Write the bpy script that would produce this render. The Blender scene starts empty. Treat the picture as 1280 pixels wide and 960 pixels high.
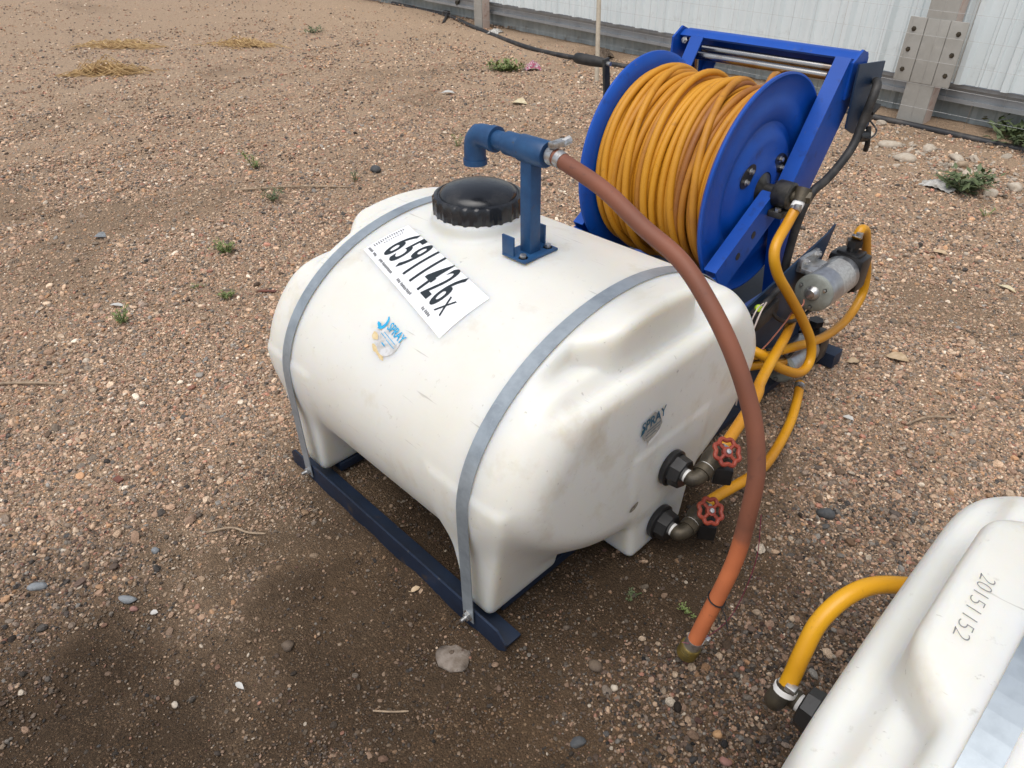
import bpy, bmesh, math, random
import numpy as np
from mathutils import Vector, Matrix
random.seed(7)
rng = np.random.default_rng(11)
scene = bpy.context.scene
col = scene.collection
PI = math.pi

# ------------------------------------------------------------------ camera
cam_data = bpy.data.cameras.new("camera")
cam_data.sensor_width = 36.0
cam_data.lens = 36.0 * 880.0 / 1280.0
cam_data.clip_start = 0.02
cam_data.clip_end = 400.0
cam = bpy.data.objects.new("camera", cam_data)
col.objects.link(cam)
CAM = Vector((1.2890, -0.7232, 1.6))
r_ = Vector((0.69964, 0.71446, -0.00710)); u_ = Vector((-0.41086, 0.41044, 0.81408)); f_ = Vector((-0.58454, 0.56665, -0.58070))
m = Matrix((r_, u_, -f_)).transposed().to_4x4()
m.translation = CAM
cam.matrix_world = m
scene.camera = cam

# ------------------------------------------------------------------ sky, sun, exposure
SUN_EL, SUN_AZ = 70.0, 285.0          # direction the light comes from, azimuth measured from +X
world = bpy.data.worlds.new("World"); scene.world = world; world.use_nodes = True
wn, wl = world.node_tree.nodes, world.node_tree.links
wn.clear()
sky = wn.new('ShaderNodeTexSky'); sky.sky_type = 'NISHITA'; sky.sun_disc = False
sky.sun_elevation = math.radians(SUN_EL); sky.sun_rotation = math.radians(90.0 - SUN_AZ)
sky.air_density = 1.0; sky.dust_density = 3.0; sky.ozone_density = 1.0
hs = wn.new('ShaderNodeHueSaturation'); hs.inputs['Saturation'].default_value = 0.50
bg = wn.new('ShaderNodeBackground'); bg.inputs['Strength'].default_value = 0.11
wo = wn.new('ShaderNodeOutputWorld')
wl.new(sky.outputs[0], hs.inputs['Color']); wl.new(hs.outputs[0], bg.inputs[0]); wl.new(bg.outputs[0], wo.inputs[0])
sl = bpy.data.lights.new("sun", 'SUN'); sl.energy = 1.5; sl.angle = math.radians(60); sl.color = (1.0, 0.97, 0.93)
so = bpy.data.objects.new("sun", sl); col.objects.link(so)
sd = Vector((math.cos(math.radians(SUN_EL)) * math.cos(math.radians(SUN_AZ)), math.cos(math.radians(SUN_EL)) * math.sin(math.radians(SUN_AZ)), math.sin(math.radians(SUN_EL))))
so.rotation_euler = sd.to_track_quat('Z', 'Y').to_euler(); so.location = sd * 20
vs = scene.view_settings
vs.view_transform = 'Standard'; vs.look = 'None'; vs.exposure = 0.52; vs.gamma = 1.0; vs.use_curve_mapping = False
scene.cycles.max_bounces = 6; scene.cycles.diffuse_bounces = 3; scene.cycles.glossy_bounces = 3; scene.cycles.transmission_bounces = 2

# ------------------------------------------------------------------ material helpers
def mat(name, base, rough=0.5, metal=0.0, var=None, vscale=8.0, vdetail=6.0, vlo=0.4, vhi=0.65, bump=0.0, bscale=60.0, extra=None, stretch=None, **kw):
    """principled; var = second colour mixed in by noise between vlo and vhi; extra = list of (colour, scale, lo, hi)"""
    M = bpy.data.materials.new(name); M.use_nodes = True
    n, l = M.node_tree.nodes, M.node_tree.links
    P = n['Principled BSDF']
    P.inputs['Roughness'].default_value = rough; P.inputs['Metallic'].default_value = metal
    P.inputs['Base Color'].default_value = (*base, 1)
    for k, v in kw.items(): P.inputs[k].default_value = v
    tc = n.new('ShaderNodeTexCoord')
    vec = tc.outputs['Object']
    if stretch:
        mp = n.new('ShaderNodeMapping'); mp.inputs['Scale'].default_value = stretch
        l.new(vec, mp.inputs['Vector']); vec = mp.outputs[0]
    cur = None
    layers = ([(var, vscale, vlo, vhi)] if var else []) + (extra or [])
    for c, s, lo, hi in layers:
        nz = n.new('ShaderNodeTexNoise'); nz.inputs['Scale'].default_value = s; nz.inputs['Detail'].default_value = vdetail
        nz.inputs['Roughness'].default_value = 0.62
        l.new(vec, nz.inputs['Vector'])
        mr = n.new('ShaderNodeMapRange'); mr.inputs['From Min'].default_value = lo; mr.inputs['From Max'].default_value = hi
        l.new(nz.outputs['Fac'], mr.inputs['Value'])
        mx = n.new('ShaderNodeMix'); mx.data_type = 'RGBA'
        l.new(mr.outputs[0], mx.inputs[0])
        if cur: l.new(cur, mx.inputs[6])
        else: mx.inputs[6].default_value = (*base, 1)
        mx.inputs[7].default_value = (*c, 1)
        cur = mx.outputs[2]
    if cur: l.new(cur, P.inputs['Base Color'])
    if bump:
        nz = n.new('ShaderNodeTexNoise'); nz.inputs['Scale'].default_value = bscale; nz.inputs['Detail'].default_value = 5
        l.new(tc.outputs['Object'], nz.inputs['Vector'])
        bp = n.new('ShaderNodeBump'); bp.inputs['Strength'].default_value = bump; bp.inputs['Distance'].default_value = 0.01
        l.new(nz.outputs['Fac'], bp.inputs['Height']); l.new(bp.outputs[0], P.inputs['Normal'])
    return M

MT = {}
MT['poly'] = mat('white_polyethylene', (0.715, 0.706, 0.655), 0.42, var=(0.68, 0.65, 0.565), vscale=2.2, vlo=0.42, vhi=0.75, bump=0.06, bscale=35,
                 extra=[((0.56, 0.50, 0.39), 6.5, 0.57, 0.82), ((0.45, 0.42, 0.36), 48.0, 0.64, 0.84), ((0.17, 0.155, 0.13), 21.0, 0.70, 0.78)])
P_ = MT['poly'].node_tree.nodes['Principled BSDF']
P_.inputs['Subsurface Weight'].default_value = 0.8; P_.inputs['Subsurface Radius'].default_value = (1.0, 0.74, 0.42); P_.inputs['Subsurface Scale'].default_value = 0.09
def scratches(M, col_, sc, lo, hi, amt):
    n, l = M.node_tree.nodes, M.node_tree.links; P = n['Principled BSDF']; src = P.inputs['Base Color'].links[0].from_socket
    tc = n.new('ShaderNodeTexCoord'); mp = n.new('ShaderNodeMapping'); mp.inputs['Scale'].default_value = sc; mp.inputs['Rotation'].default_value = (0.3, 0.25, 0.2)
    nz = n.new('ShaderNodeTexNoise'); nz.inputs['Scale'].default_value = 1.0; nz.inputs['Detail'].default_value = 3; mr = n.new('ShaderNodeMapRange')
    for k, v in (('From Min', lo), ('From Max', hi), ('To Max', amt)): mr.inputs[k].default_value = v
    mx = n.new('ShaderNodeMix'); mx.data_type = 'RGBA'; mx.inputs[7].default_value = (*col_, 1)
    l.new(tc.outputs['Object'], mp.inputs['Vector']); l.new(mp.outputs[0], nz.inputs['Vector']); l.new(nz.outputs['Fac'], mr.inputs['Value']); l.new(mr.outputs[0], mx.inputs[0]); l.new(src, mx.inputs[6]); l.new(mx.outputs[2], P.inputs['Base Color'])
scratches(MT['poly'], (0.36, 0.33, 0.28), (7, 110, 90), 0.70, 0.76, 0.55)
scratches(MT['poly'], (0.40, 0.36, 0.29), (60, 9, 80), 0.715, 0.78, 0.5)
MT['black'] = mat('black_plastic', (0.012, 0.012, 0.013), 0.33, var=(0.026, 0.025, 0.024), vscale=14, vlo=0.5, vhi=0.8, bump=0.05)
MT['lidtop'] = mat('black_lid_plastic', (0.012, 0.013, 0.016), 0.26, var=(0.06, 0.058, 0.055), vscale=9, vlo=0.5, vhi=0.78, bump=0.03)
MT['rubber'] = mat('black_rubber', (0.016, 0.016, 0.016), 0.6, var=(0.05, 0.045, 0.04), vscale=20)
MT['navy'] = mat('navy_frame_paint', (0.006, 0.013, 0.030), 0.55, var=(0.009, 0.022, 0.052), vscale=7, vlo=0.4, vhi=0.7, bump=0.05,
                 extra=[((0.055, 0.04, 0.028), 16, 0.60, 0.75), ((0.09, 0.085, 0.08), 45, 0.68, 0.76)])
MT['steelblue'] = mat('blue_pipe_paint', (0.010, 0.052, 0.140), 0.45, var=(0.016, 0.075, 0.185), vscale=18, bump=0.08,
                      extra=[((0.05, 0.05, 0.055), 30, 0.66, 0.74)])
MT['blue'] = mat('blue_reel_paint', (0.001, 0.056, 0.33), 0.40, var=(0.001, 0.072, 0.40), vscale=5, bump=0.02,
                 extra=[((0.008, 0.022, 0.10), 14, 0.60, 0.78), ((0.10, 0.11, 0.16), 38, 0.66, 0.78)])
MT['galv'] = mat('galvanised_steel', (0.35, 0.395, 0.43), 0.40, 0.4, var=(0.24, 0.275, 0.305), vscale=12, vlo=0.4, vhi=0.65, extra=[((0.34, 0.385, 0.43), 55, 0.58, 0.72)])
MT['chrome'] = mat('bright_steel', (0.40, 0.39, 0.37), 0.25, 1.0, var=(0.25, 0.16, 0.10), vscale=9, vlo=0.55, vhi=0.75)
MT['zinc'] = mat('zinc_bolt', (0.55, 0.55, 0.54), 0.38, 0.9, var=(0.25, 0.22, 0.19), vscale=60, vlo=0.5, vhi=0.7)
MT['alu'] = mat('motor_aluminium', (0.52, 0.53, 0.55), 0.34, 0.9, var=(0.36, 0.36, 0.37), vscale=40, vlo=0.35, vhi=0.75, bump=0.03)
MT['greyend'] = mat('grey_motor_cap', (0.30, 0.32, 0.29), 0.5, 0.1, var=(0.22, 0.23, 0.2), vscale=20)
MT['brass'] = mat('dirty_brass', (0.10, 0.082, 0.055), 0.5, 0.5, var=(0.055, 0.047, 0.036), vscale=30, bump=0.1)
MT['darkiron'] = mat('dark_swivel_metal', (0.045, 0.042, 0.036), 0.45, 0.6, var=(0.10, 0.095, 0.08), vscale=35)
MT['redwheel'] = mat('red_orange_handwheel', (0.28, 0.045, 0.020), 0.55, var=(0.22, 0.030, 0.018), vscale=40, bump=0.05, extra=[((0.16, 0.09, 0.06), 60, 0.62, 0.72)])
MT['tape'] = mat('white_thread_tape', (0.78, 0.77, 0.74), 0.6)
MT['paper'] = mat('white_label_paper', (0.86, 0.87, 0.88), 0.55, var=(0.82, 0.83, 0.85), vscale=6)
MT['ink'] = mat('black_ink', (0.010, 0.017, 0.022), 0.5)
MT['greyink'] = mat('grey_ink', (0.20, 0.20, 0.20), 0.6)
MT['cyan'] = mat('cyan_ink', (0.01, 0.30, 0.56), 0.5, var=(0.02, 0.42, 0.70), vscale=60)
MT['tealink'] = mat('dark_teal_ink', (0.012, 0.075, 0.13), 0.5, var=(0.02, 0.13, 0.2), vscale=60)
MT['wornpaper'] = mat('worn_sticker_paper', (0.60, 0.60, 0.60), 0.6, var=(0.44, 0.43, 0.41), vscale=38, vlo=0.45, vhi=0.6)
MT['greysticker'] = mat('grey_worn_sticker', (0.30, 0.29, 0.27), 0.5, var=(0.44, 0.41, 0.35), vscale=45, vlo=0.45, vhi=0.6)
MT['residue'] = mat('amber_glue_residue', (0.56, 0.40, 0.17), 0.6, var=(0.68, 0.56, 0.34), vscale=50)
MT['white'] = mat('white_plastic', (0.74, 0.72, 0.66), 0.5, var=(0.6, 0.57, 0.5), vscale=20)
MT['plate'] = mat('grey_rating_plate', (0.50, 0.50, 0.48), 0.4, 0.5, var=(0.38, 0.375, 0.36), vscale=90, vlo=0.42, vhi=0.6)
MT['midblue'] = mat('slate_blue_plate', (0.012, 0.030, 0.066), 0.45, var=(0.020, 0.045, 0.09), vscale=10, extra=[((0.07, 0.065, 0.06), 40, 0.64, 0.74)])
MT['lime'] = mat('lime_connector', (0.42, 0.58, 0.02), 0.4)
MT['wirepink'] = mat('faded_red_wire', (0.40, 0.15, 0.10), 0.5)
MT['wirepale'] = mat('clear_wire', (0.50, 0.42, 0.37), 0.4)
MT['wirepurple'] = mat('purple_wire', (0.16, 0.02, 0.05), 0.45)
MT['sheet'] = mat('pale_fence_sheet', (0.76, 0.82, 0.825), 0.40, 0.0, var=(0.70, 0.77, 0.78), vscale=1.6, vlo=0.35, vhi=0.7, extra=[((0.46, 0.48, 0.46), 5.5, 0.60, 0.8)])
MT['skirt'] = mat('weathered_skirt_sheet', (0.46, 0.51, 0.50), 0.5, 0.0, var=(0.34, 0.38, 0.38), vscale=3, extra=[((0.20, 0.16, 0.11), 7, 0.58, 0.8)])
MT['purlin'] = mat('galvanised_purlin', (0.36, 0.375, 0.385), 0.45, 0.3, var=(0.31, 0.325, 0.335), vscale=4, extra=[((0.22, 0.17, 0.12), 9, 0.64, 0.85)])
MT['post'] = mat('dusty_post_paint', (0.40, 0.39, 0.355), 0.55, 0.0, var=(0.36, 0.35, 0.315), vscale=9, extra=[((0.43, 0.42, 0.385), 20, 0.55, 0.75)])
MT['postpink'] = mat('primer_post_edge', (0.56, 0.46, 0.40), 0.6, var=(0.30, 0.11, 0.05), vscale=3.5, vlo=0.54, vhi=0.66)
MT['wire'] = mat('fence_wire', (0.52, 0.53, 0.52), 0.4, 0.4)
MT['rod'] = mat('cream_rod', (0.60, 0.54, 0.43), 0.5, var=(0.48, 0.42, 0.33), vscale=20)
MT['pipe'] = mat('black_pipe', (0.018, 0.018, 0.02), 0.5, var=(0.10, 0.085, 0.07), vscale=9, vlo=0.5, vhi=0.75)
MT['stick'] = mat('dry_stick', (0.36, 0.27, 0.18), 0.8, var=(0.22, 0.16, 0.11), vscale=40)
MT['leaf'] = mat('dry_leaf', (0.52, 0.39, 0.25), 0.7, var=(0.36, 0.25, 0.14), vscale=40)
MT['paleleaf'] = mat('pale_dry_leaf', (0.60, 0.53, 0.36), 0.7, var=(0.48, 0.38, 0.22), vscale=40)
MT['straw'] = mat('dry_straw', (0.60, 0.42, 0.20), 0.8, var=(0.32, 0.19, 0.085), vscale=20)
MT['green'] = mat('weed_green', (0.12, 0.175, 0.042), 0.6, var=(0.19, 0.22, 0.075), vscale=40, vlo=0.35, vhi=0.65)
MT['green2'] = mat('grey_green_weed', (0.12, 0.15, 0.075), 0.65, var=(0.07, 0.10, 0.03), vscale=40, vlo=0.35, vhi=0.65)
MT['chip'] = mat('rusty_chip', (0.17, 0.058, 0.036), 0.7, var=(0.10, 0.04, 0.03), vscale=40)
MT['litter'] = mat('white_litter', (0.50, 0.49, 0.46), 0.6, var=(0.36, 0.34, 0.30), vscale=30)
MT['litterpink'] = mat('pink_litter', (0.40, 0.09, 0.16), 0.6, var=(0.55, 0.5, 0.5), vscale=50, vlo=0.5, vhi=0.55)
MT['foil'] = mat('clear_film', (0.42, 0.38, 0.33), 0.25, var=(0.22, 0.2, 0.18), vscale=60)
def stone_mat(name, a, b): return mat(name, a, 0.8, var=b, vscale=45, bump=0.3, bscale=120)
MT['st_grey'] = stone_mat('blue_grey_stone', (0.22, 0.235, 0.245), (0.15, 0.16, 0.165))
MT['st_dark'] = stone_mat('dark_grey_stone', (0.055, 0.06, 0.065), (0.09, 0.09, 0.09))
MT['st_tan'] = stone_mat('tan_stone', (0.36, 0.27, 0.185), (0.26, 0.19, 0.125))
MT['st_pink'] = stone_mat('pink_stone', (0.30, 0.15, 0.12), (0.22, 0.12, 0.10))
MT['st_white'] = stone_mat('chalky_stone', (0.48, 0.42, 0.34), (0.38, 0.31, 0.235))
MT['st_brown'] = stone_mat('earth_brown_stone', (0.13, 0.095, 0.065), (0.09, 0.065, 0.047))
MT['st_dust'] = stone_mat('dusty_slab', (0.21, 0.175, 0.145), (0.13, 0.10, 0.075))
MT['st_orange'] = stone_mat('orange_stone', (0.42, 0.25, 0.12), (0.33, 0.19, 0.10))

def hose_mat(name, ramp, rough=0.5, scuff=(0.03, 0.02, 0.015), scuffamt=0.7):
    """colour follows the attribute 'tone' stored along the hose, plus grime"""
    M = bpy.data.materials.new(name); M.use_nodes = True
    n, l = M.node_tree.nodes, M.node_tree.links; P = n['Principled BSDF']; P.inputs['Roughness'].default_value = rough
    at = n.new('ShaderNodeAttribute'); at.attribute_name = 'tone'
    tc = n.new('ShaderNodeTexCoord')
    n1 = n.new('ShaderNodeTexNoise'); n1.inputs['Scale'].default_value = 14; n1.inputs['Detail'].default_value = 5
    l.new(tc.outputs['Object'], n1.inputs['Vector'])
    ad = n.new('ShaderNodeMath'); ad.operation = 'MULTIPLY_ADD'; ad.inputs[1].default_value = 0.45; 
    l.new(n1.outputs['Fac'], ad.inputs[0])
    sb = n.new('ShaderNodeMath'); sb.operation = 'SUBTRACT'; sb.inputs[1].default_value = 0.225
    l.new(at.outputs['Fac'], sb.inputs[0]); l.new(sb.outputs[0], ad.inputs[2])
    cr = n.new('ShaderNodeValToRGB'); e = cr.color_ramp.elements
    e[0].position = ramp[0][0]; e[0].color = (*ramp[0][1], 1); e[1].position = ramp[-1][0]; e[1].color = (*ramp[-1][1], 1)
    for p, c in ramp[1:-1]: x = e.new(p); x.color = (*c, 1)
    l.new(ad.outputs[0], cr.inputs[0])
    n2 = n.new('ShaderNodeTexNoise'); n2.inputs['Scale'].default_value = 32; n2.inputs['Detail'].default_value = 8; n2.inputs['Roughness'].default_value = 0.7
    l.new(tc.outputs['Object'], n2.inputs['Vector'])
    mr = n.new('ShaderNodeMapRange'); mr.inputs['From Min'].default_value = 0.60; mr.inputs['From Max'].default_value = 0.78; mr.inputs['To Max'].default_value = scuffamt
    l.new(n2.outputs['Fac'], mr.inputs['Value'])
    mx = n.new('ShaderNodeMix'); mx.data_type = 'RGBA'; mx.inputs[7].default_value = (*scuff, 1)
    l.new(mr.outputs[0], mx.inputs[0]); l.new(cr.outputs[0], mx.inputs[6]); l.new(mx.outputs[2], P.inputs['Base Color'])
    bp = n.new('ShaderNodeBump'); bp.inputs['Strength'].default_value = 0.12; bp.inputs['Distance'].default_value = 0.004
    l.new(n2.outputs['Fac'], bp.inputs['Height']); l.new(bp.outputs[0], P.inputs['Normal'])
    return M
MT['reelhose'] = hose_mat('yellow_reel_hose', [(0.0, (0.17, 0.055, 0.018)), (0.30, (0.33, 0.125, 0.016)), (0.55, (0.50, 0.215, 0.010)), (1.0, (0.58, 0.265, 0.010))], 0.58, (0.10, 0.035, 0.012), 0.85)
MT['yellowhose'] = hose_mat('yellow_hose', [(0.0, (0.38, 0.16, 0.02)), (0.5, (0.54, 0.235, 0.008)), (1.0, (0.70, 0.35, 0.008))], 0.40, (0.12, 0.06, 0.02), 0.6)
MT['orangehose'] = hose_mat('faded_red_orange_hose', [(0.0, (0.165, 0.060, 0.034)), (0.5, (0.235, 0.080, 0.042)), (0.66, (0.40, 0.115, 0.045)), (1.0, (0.56, 0.165, 0.060))], 0.62, (0.06, 0.03, 0.022), 0.9)

# ------------------------------------------------------------------ geometry helpers
def link(name, me, material, parent=None, smooth=True, loc=None):
    if smooth:
        me.polygons.foreach_set('use_smooth', np.ones(len(me.polygons), bool))
    if material is not None and len(me.materials) == 0: me.materials.append(material)
    o = bpy.data.objects.new(name, me); col.objects.link(o)
    if parent: o.parent = parent
    if loc is not None: o.location = loc
    return o
def tag(o, label, cat, group=None, kind=None):
    if label: o['label'] = label
    if cat: o['category'] = cat
    if group: o['group'] = group
    if kind: o['kind'] = kind
    return o
def thing(name, label, cat, loc=(0, 0, 0), group=None, rz=0.0):
    o = bpy.data.objects.new(name, None); o.empty_display_size = 0.1; col.objects.link(o); o.location = loc; o.rotation_euler[2] = rz
    return tag(o, label, cat, group)

class MB:
    """collects shapes for one mesh"""
    def __init__(s): s.v = []; s.f = []; s.tone = []
    def add(s, vs, fs, tone=None):
        o = len(s.v); s.v += [tuple(x) for x in vs]; s.f += [tuple(i + o for i in f) for f in fs]
        s.tone += list(tone) if tone is not None else [0.5] * len(vs)
        return s
    def box(s, c, size, rot=None, bev=0.0):
        bm = bmesh.new(); bmesh.ops.create_cube(bm, size=1.0)
        bmesh.ops.scale(bm, vec=Vector(size), verts=bm.verts)
        if bev: bmesh.ops.bevel(bm, geom=list(bm.edges), offset=bev, segments=2, affect='EDGES', profile=0.6)
        M_ = (rot.to_4x4() if rot is not None else Matrix())
        M_ = Matrix.Translation(Vector(c)) @ M_
        bm.verts.index_update()
        s.add([M_ @ v.co for v in bm.verts], [[v.index for v in f.verts] for f in bm.faces]); bm.free(); return s
    def prism(s, poly, depth, M_):
        """poly in local xy, extruded along local z from 0 to depth"""
        n = len(poly)
        vs = [M_ @ Vector((x, y, 0)) for x, y in poly] + [M_ @ Vector((x, y, depth)) for x, y in poly]
        fs = [list(range(n))[::-1], [i + n for i in range(n)]] + [(i, (i + 1) % n, (i + 1) % n + n, i + n) for i in range(n)]
        return s.add(vs, fs)
    def lathe(s, prof, M_=Matrix(), seg=32, closed=False):
        """prof: list of (radius, z)"""
        vs = []; fs = []; n = len(prof)
        for k in range(seg):
            a = 2 * PI * k / seg
            for r, z in prof: vs.append(M_ @ Vector((r * math.cos(a), r * math.sin(a), z)))
        for k in range(seg):
            k2 = (k + 1) % seg
            for i in range(n - 1): fs.append((k * n + i, k2 * n + i, k2 * n + i + 1, k * n + i + 1))
            if closed: fs.append((k * n + n - 1, k2 * n + n - 1, k2 * n, k * n))
        return s.add(vs, fs)
    def tube(s, pts, r, seg=10, tones=None, cap=True, closed=False):
        P = [Vector(p) for p in pts]; n = len(P)
        R_ = r if hasattr(r, '__len__') else [r] * n
        T = []
        for i in range(n):
            a = P[(i - 1) % n] if (closed or i > 0) else P[0]; b = P[(i + 1) % n] if (closed or i < n - 1) else P[-1]
            T.append((b - a).normalized())
        N = T[0].orthogonal().normalized(); vs = []; tn = []
        for i in range(n):
            N = (N - T[i] * N.dot(T[i])).normalized(); B = T[i].cross(N)
            for k in range(seg):
                a = 2 * PI * k / seg; vs.append(P[i] + (N * math.cos(a) + B * math.sin(a)) * R_[i]); tn.append(tones[i] if tones is not None else 0.5)
        fs = []
        for i in range(n if closed else n - 1):
            j = (i + 1) % n
            for k in range(seg): k2 = (k + 1) % seg; fs.append((i * seg + k, i * seg + k2, j * seg + k2, j * seg + k))
        if cap and not closed: fs.append(tuple(range(seg))[::-1]); fs.append(tuple((n - 1) * seg + k for k in range(seg)))
        return s.add(vs, fs, tn)
    def mesh(s, name):
        me = bpy.data.meshes.new(name); me.from_pydata(s.v, [], s.f)
        if any(t != 0.5 for t in s.tone):
            a = me.attributes.new('tone', 'FLOAT', 'POINT'); a.data.foreach_set('value', np.array(s.tone, np.float32))
        bm = bmesh.new(); bm.from_mesh(me); bmesh.ops.recalc_face_normals(bm, faces=bm.faces); bm.to_mesh(me); bm.free()
        return me
    def build(s, name, material, parent=None, smooth='auto', loc=None):
        me = s.mesh(name)
        if smooth == 'auto':
            me.polygons.foreach_set('use_smooth', np.ones(len(me.polygons), bool))
            me.set_sharp_from_angle(angle=math.radians(38))
            return link(name, me, material, parent, False, loc)
        return link(name, me, material, parent, smooth, loc)

def spline(pts, n=12):
    """Catmull-Rom through the points"""
    P = [Vector(p) for p in pts]; P = [P[0] * 2 - P[1]] + P + [P[-1] * 2 - P[-2]]; out = []
    for i in range(1, len(P) - 2):
        a, b, c, d = P[i - 1], P[i], P[i + 1], P[i + 2]
        for k in range(n):
            t = k / n
            out.append(0.5 * ((2 * b) + (c - a) * t + (2 * a - 5 * b + 4 * c - d) * t * t + (3 * b - a - 3 * c + d) * t ** 3))
    out.append(P[-2]); return out
def frame_to(p, d, up=(0, 0, 1)):
    """matrix with local z along d at p"""
    z = Vector(d).normalized(); x = Vector(up).cross(z)
    if x.length < 1e-4: x = Vector((1, 0, 0))
    x.normalize(); y = z.cross(x)
    M_ = Matrix((x, y, z)).transposed().to_4x4(); M_.translation = Vector(p); return M_
def sm(a, b, x):
    t = np.clip((x - a) / (b - a), 0, 1); return t * t * (3 - 2 * t)
_perm = np.random.default_rng(3).random((256, 256))
def vnoise(x, y):
    xi = np.floor(x).astype(int); yi = np.floor(y).astype(int); fx = x - xi; fy = y - yi
    fx = fx * fx * (3 - 2 * fx); fy = fy * fy * (3 - 2 * fy)
    g = lambda i, j: _perm[i & 255, j & 255]
    return (g(xi, yi) * (1 - fx) + g(xi + 1, yi) * fx) * (1 - fy) + (g(xi, yi + 1) * (1 - fx) + g(xi + 1, yi + 1) * fx) * fy
def fbm(x, y, s, o=4):
    v = 0; a = 0.5; t = 0
    for k in range(o): v = v + a * vnoise(x * s + 17.3 * k, y * s - 9.1 * k); t += a; a *= 0.5; s *= 2.03
    return v / t

# ------------------------------------------------------------------ ground
def soil_mask(x, y):
    """1 = bare trampled earth, 0 = loose gravel"""
    n = fbm(x, y, 1.7, 4) - 0.5
    # earth apron in front of the skid, running out to the lower left and round the right end
    d1 = np.hypot((x - 0.18) / 0.72, (y + 0.22) / 0.46)
    d2 = np.hypot((x - 0.30) / 0.62, (y + 0.80) / 0.60)
    d3 = np.hypot((x - 0.40) / 0.40, (y - 0.45) / 0.60)
    d4 = np.hypot((x + 0.1) / 0.62, (y - 0.6) / 0.65)
    d = np.minimum(np.minimum(d1, d2), np.minimum(d3, d4)) + n * 0.9 + (fbm(x - 8, y + 2, 7.0, 4) - 0.5) * 0.9
    m1 = 1 - sm(0.55, 1.30, d)
    m2 = sm(0.60, 0.74, fbm(x + 31, y + 7, 1.15, 4)) * 0.5       # scattered bare patches
    return np.clip(np.maximum(m1, m2), 0, 1)
def dark_ground_mask(x, y):
    """1 = darker, browner ground around the machines and at lower left, 0 = pale ground"""
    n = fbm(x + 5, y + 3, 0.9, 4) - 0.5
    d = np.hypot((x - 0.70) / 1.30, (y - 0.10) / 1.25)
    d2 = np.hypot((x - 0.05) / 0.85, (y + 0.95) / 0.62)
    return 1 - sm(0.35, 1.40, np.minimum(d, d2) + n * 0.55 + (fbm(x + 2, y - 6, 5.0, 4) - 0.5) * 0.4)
def ground_z(x, y):
    z = (fbm(x, y, 0.55, 3) - 0.5) * 0.05 + (fbm(x + 9, y, 2.2, 3) - 0.5) * 0.030 + (fbm(x, y + 4, 9.0, 3) - 0.5) * 0.010
    near = 1 - sm(0.75, 1.6, np.hypot((x - 0.0) / 1.0, (y - 0.8) / 1.6))
    z = z * (1 - 0.85 * near) - 0.004
    # earth pushed up against the skid rails
    z = z + 0.016 * np.exp(-((y + 0.018) / 0.035) ** 2) * (1 - sm(0.50, 0.60, np.abs(x))) * (0.5 + vnoise(x * 14, y * 14))
    # shallow rut left of the skid
    dr = (y + 0.05 + 0.18 * (x + 1.2)) ; z = z - 0.022 * np.exp(-(dr / 0.07) ** 2) * np.exp(-((x + 1.15) / 0.35) ** 2) + 0.016 * np.exp(-((dr - 0.13) / 0.08) ** 2) * np.exp(-((x + 1.15) / 0.4) ** 2)
    # earth banked up along the foot of the fence
    yf = 5.515 - 0.111 * x
    z = z + 0.06 * np.exp(-((y - yf - 0.1) / 0.28) ** 2)
    return z
def axis(lo, hi, fine_lo, fine_hi, h):
    mid = list(np.arange(fine_lo, fine_hi, h)); a = []; s = h; p = fine_lo
    while p > lo: s = min(s * 1.12, 6); p -= s; a.append(p)
    b = []; s = h; p = mid[-1]
    while p < hi: s = min(s * 1.12, 6); p += s; b.append(p)
    return np.array(a[::-1] + mid + b)
gx = axis(-90, 70, -2.4, 2.2, 0.0135); gy = axis(-50, 70, -1.3, 2.4, 0.0135)
X, Y = np.meshgrid(gx, gy, indexing='ij')
S_ = soil_mask(X, Y); D_ = dark_ground_mask(X, Y)
Z = ground_z(X, Y) + (fbm(X, Y, 38, 3) - 0.5) * 0.010 * (0.4 + 0.6 * S_) + (fbm(X + 3, Y, 13, 3) - 0.5) * 0.016 * S_
nx, ny = X.shape
V = np.stack([X, Y, Z], -1).reshape(-1, 3)
idx = np.arange(nx * ny).reshape(nx, ny)
F = np.stack([idx[:-1, :-1], idx[1:, :-1], idx[1:, 1:], idx[:-1, 1:]], -1).reshape(-1, 4)
def np_mesh(name, V, F):
    me = bpy.data.meshes.new(name); k = F.shape[1]
    me.vertices.add(len(V)); me.vertices.foreach_set('co', V.astype(np.float32).ravel())
    me.loops.add(F.size); me.loops.foreach_set('vertex_index', F.astype(np.int32).ravel())
    me.polygons.add(len(F)); me.polygons.foreach_set('loop_start', np.arange(0, F.size, k, dtype=np.int32))
    me.update(calc_edges=True); me.validate(); return me
gme = np_mesh('ground', V, F)
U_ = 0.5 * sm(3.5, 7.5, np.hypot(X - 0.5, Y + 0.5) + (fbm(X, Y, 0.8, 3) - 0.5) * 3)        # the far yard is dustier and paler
for nm, arr in (('soil', S_), ('dark_ground', D_), ('dusty', U_)):
    a = gme.attributes.new(nm, 'FLOAT', 'POINT'); a.data.foreach_set('value', arr.ravel().astype(np.float32))
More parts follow.
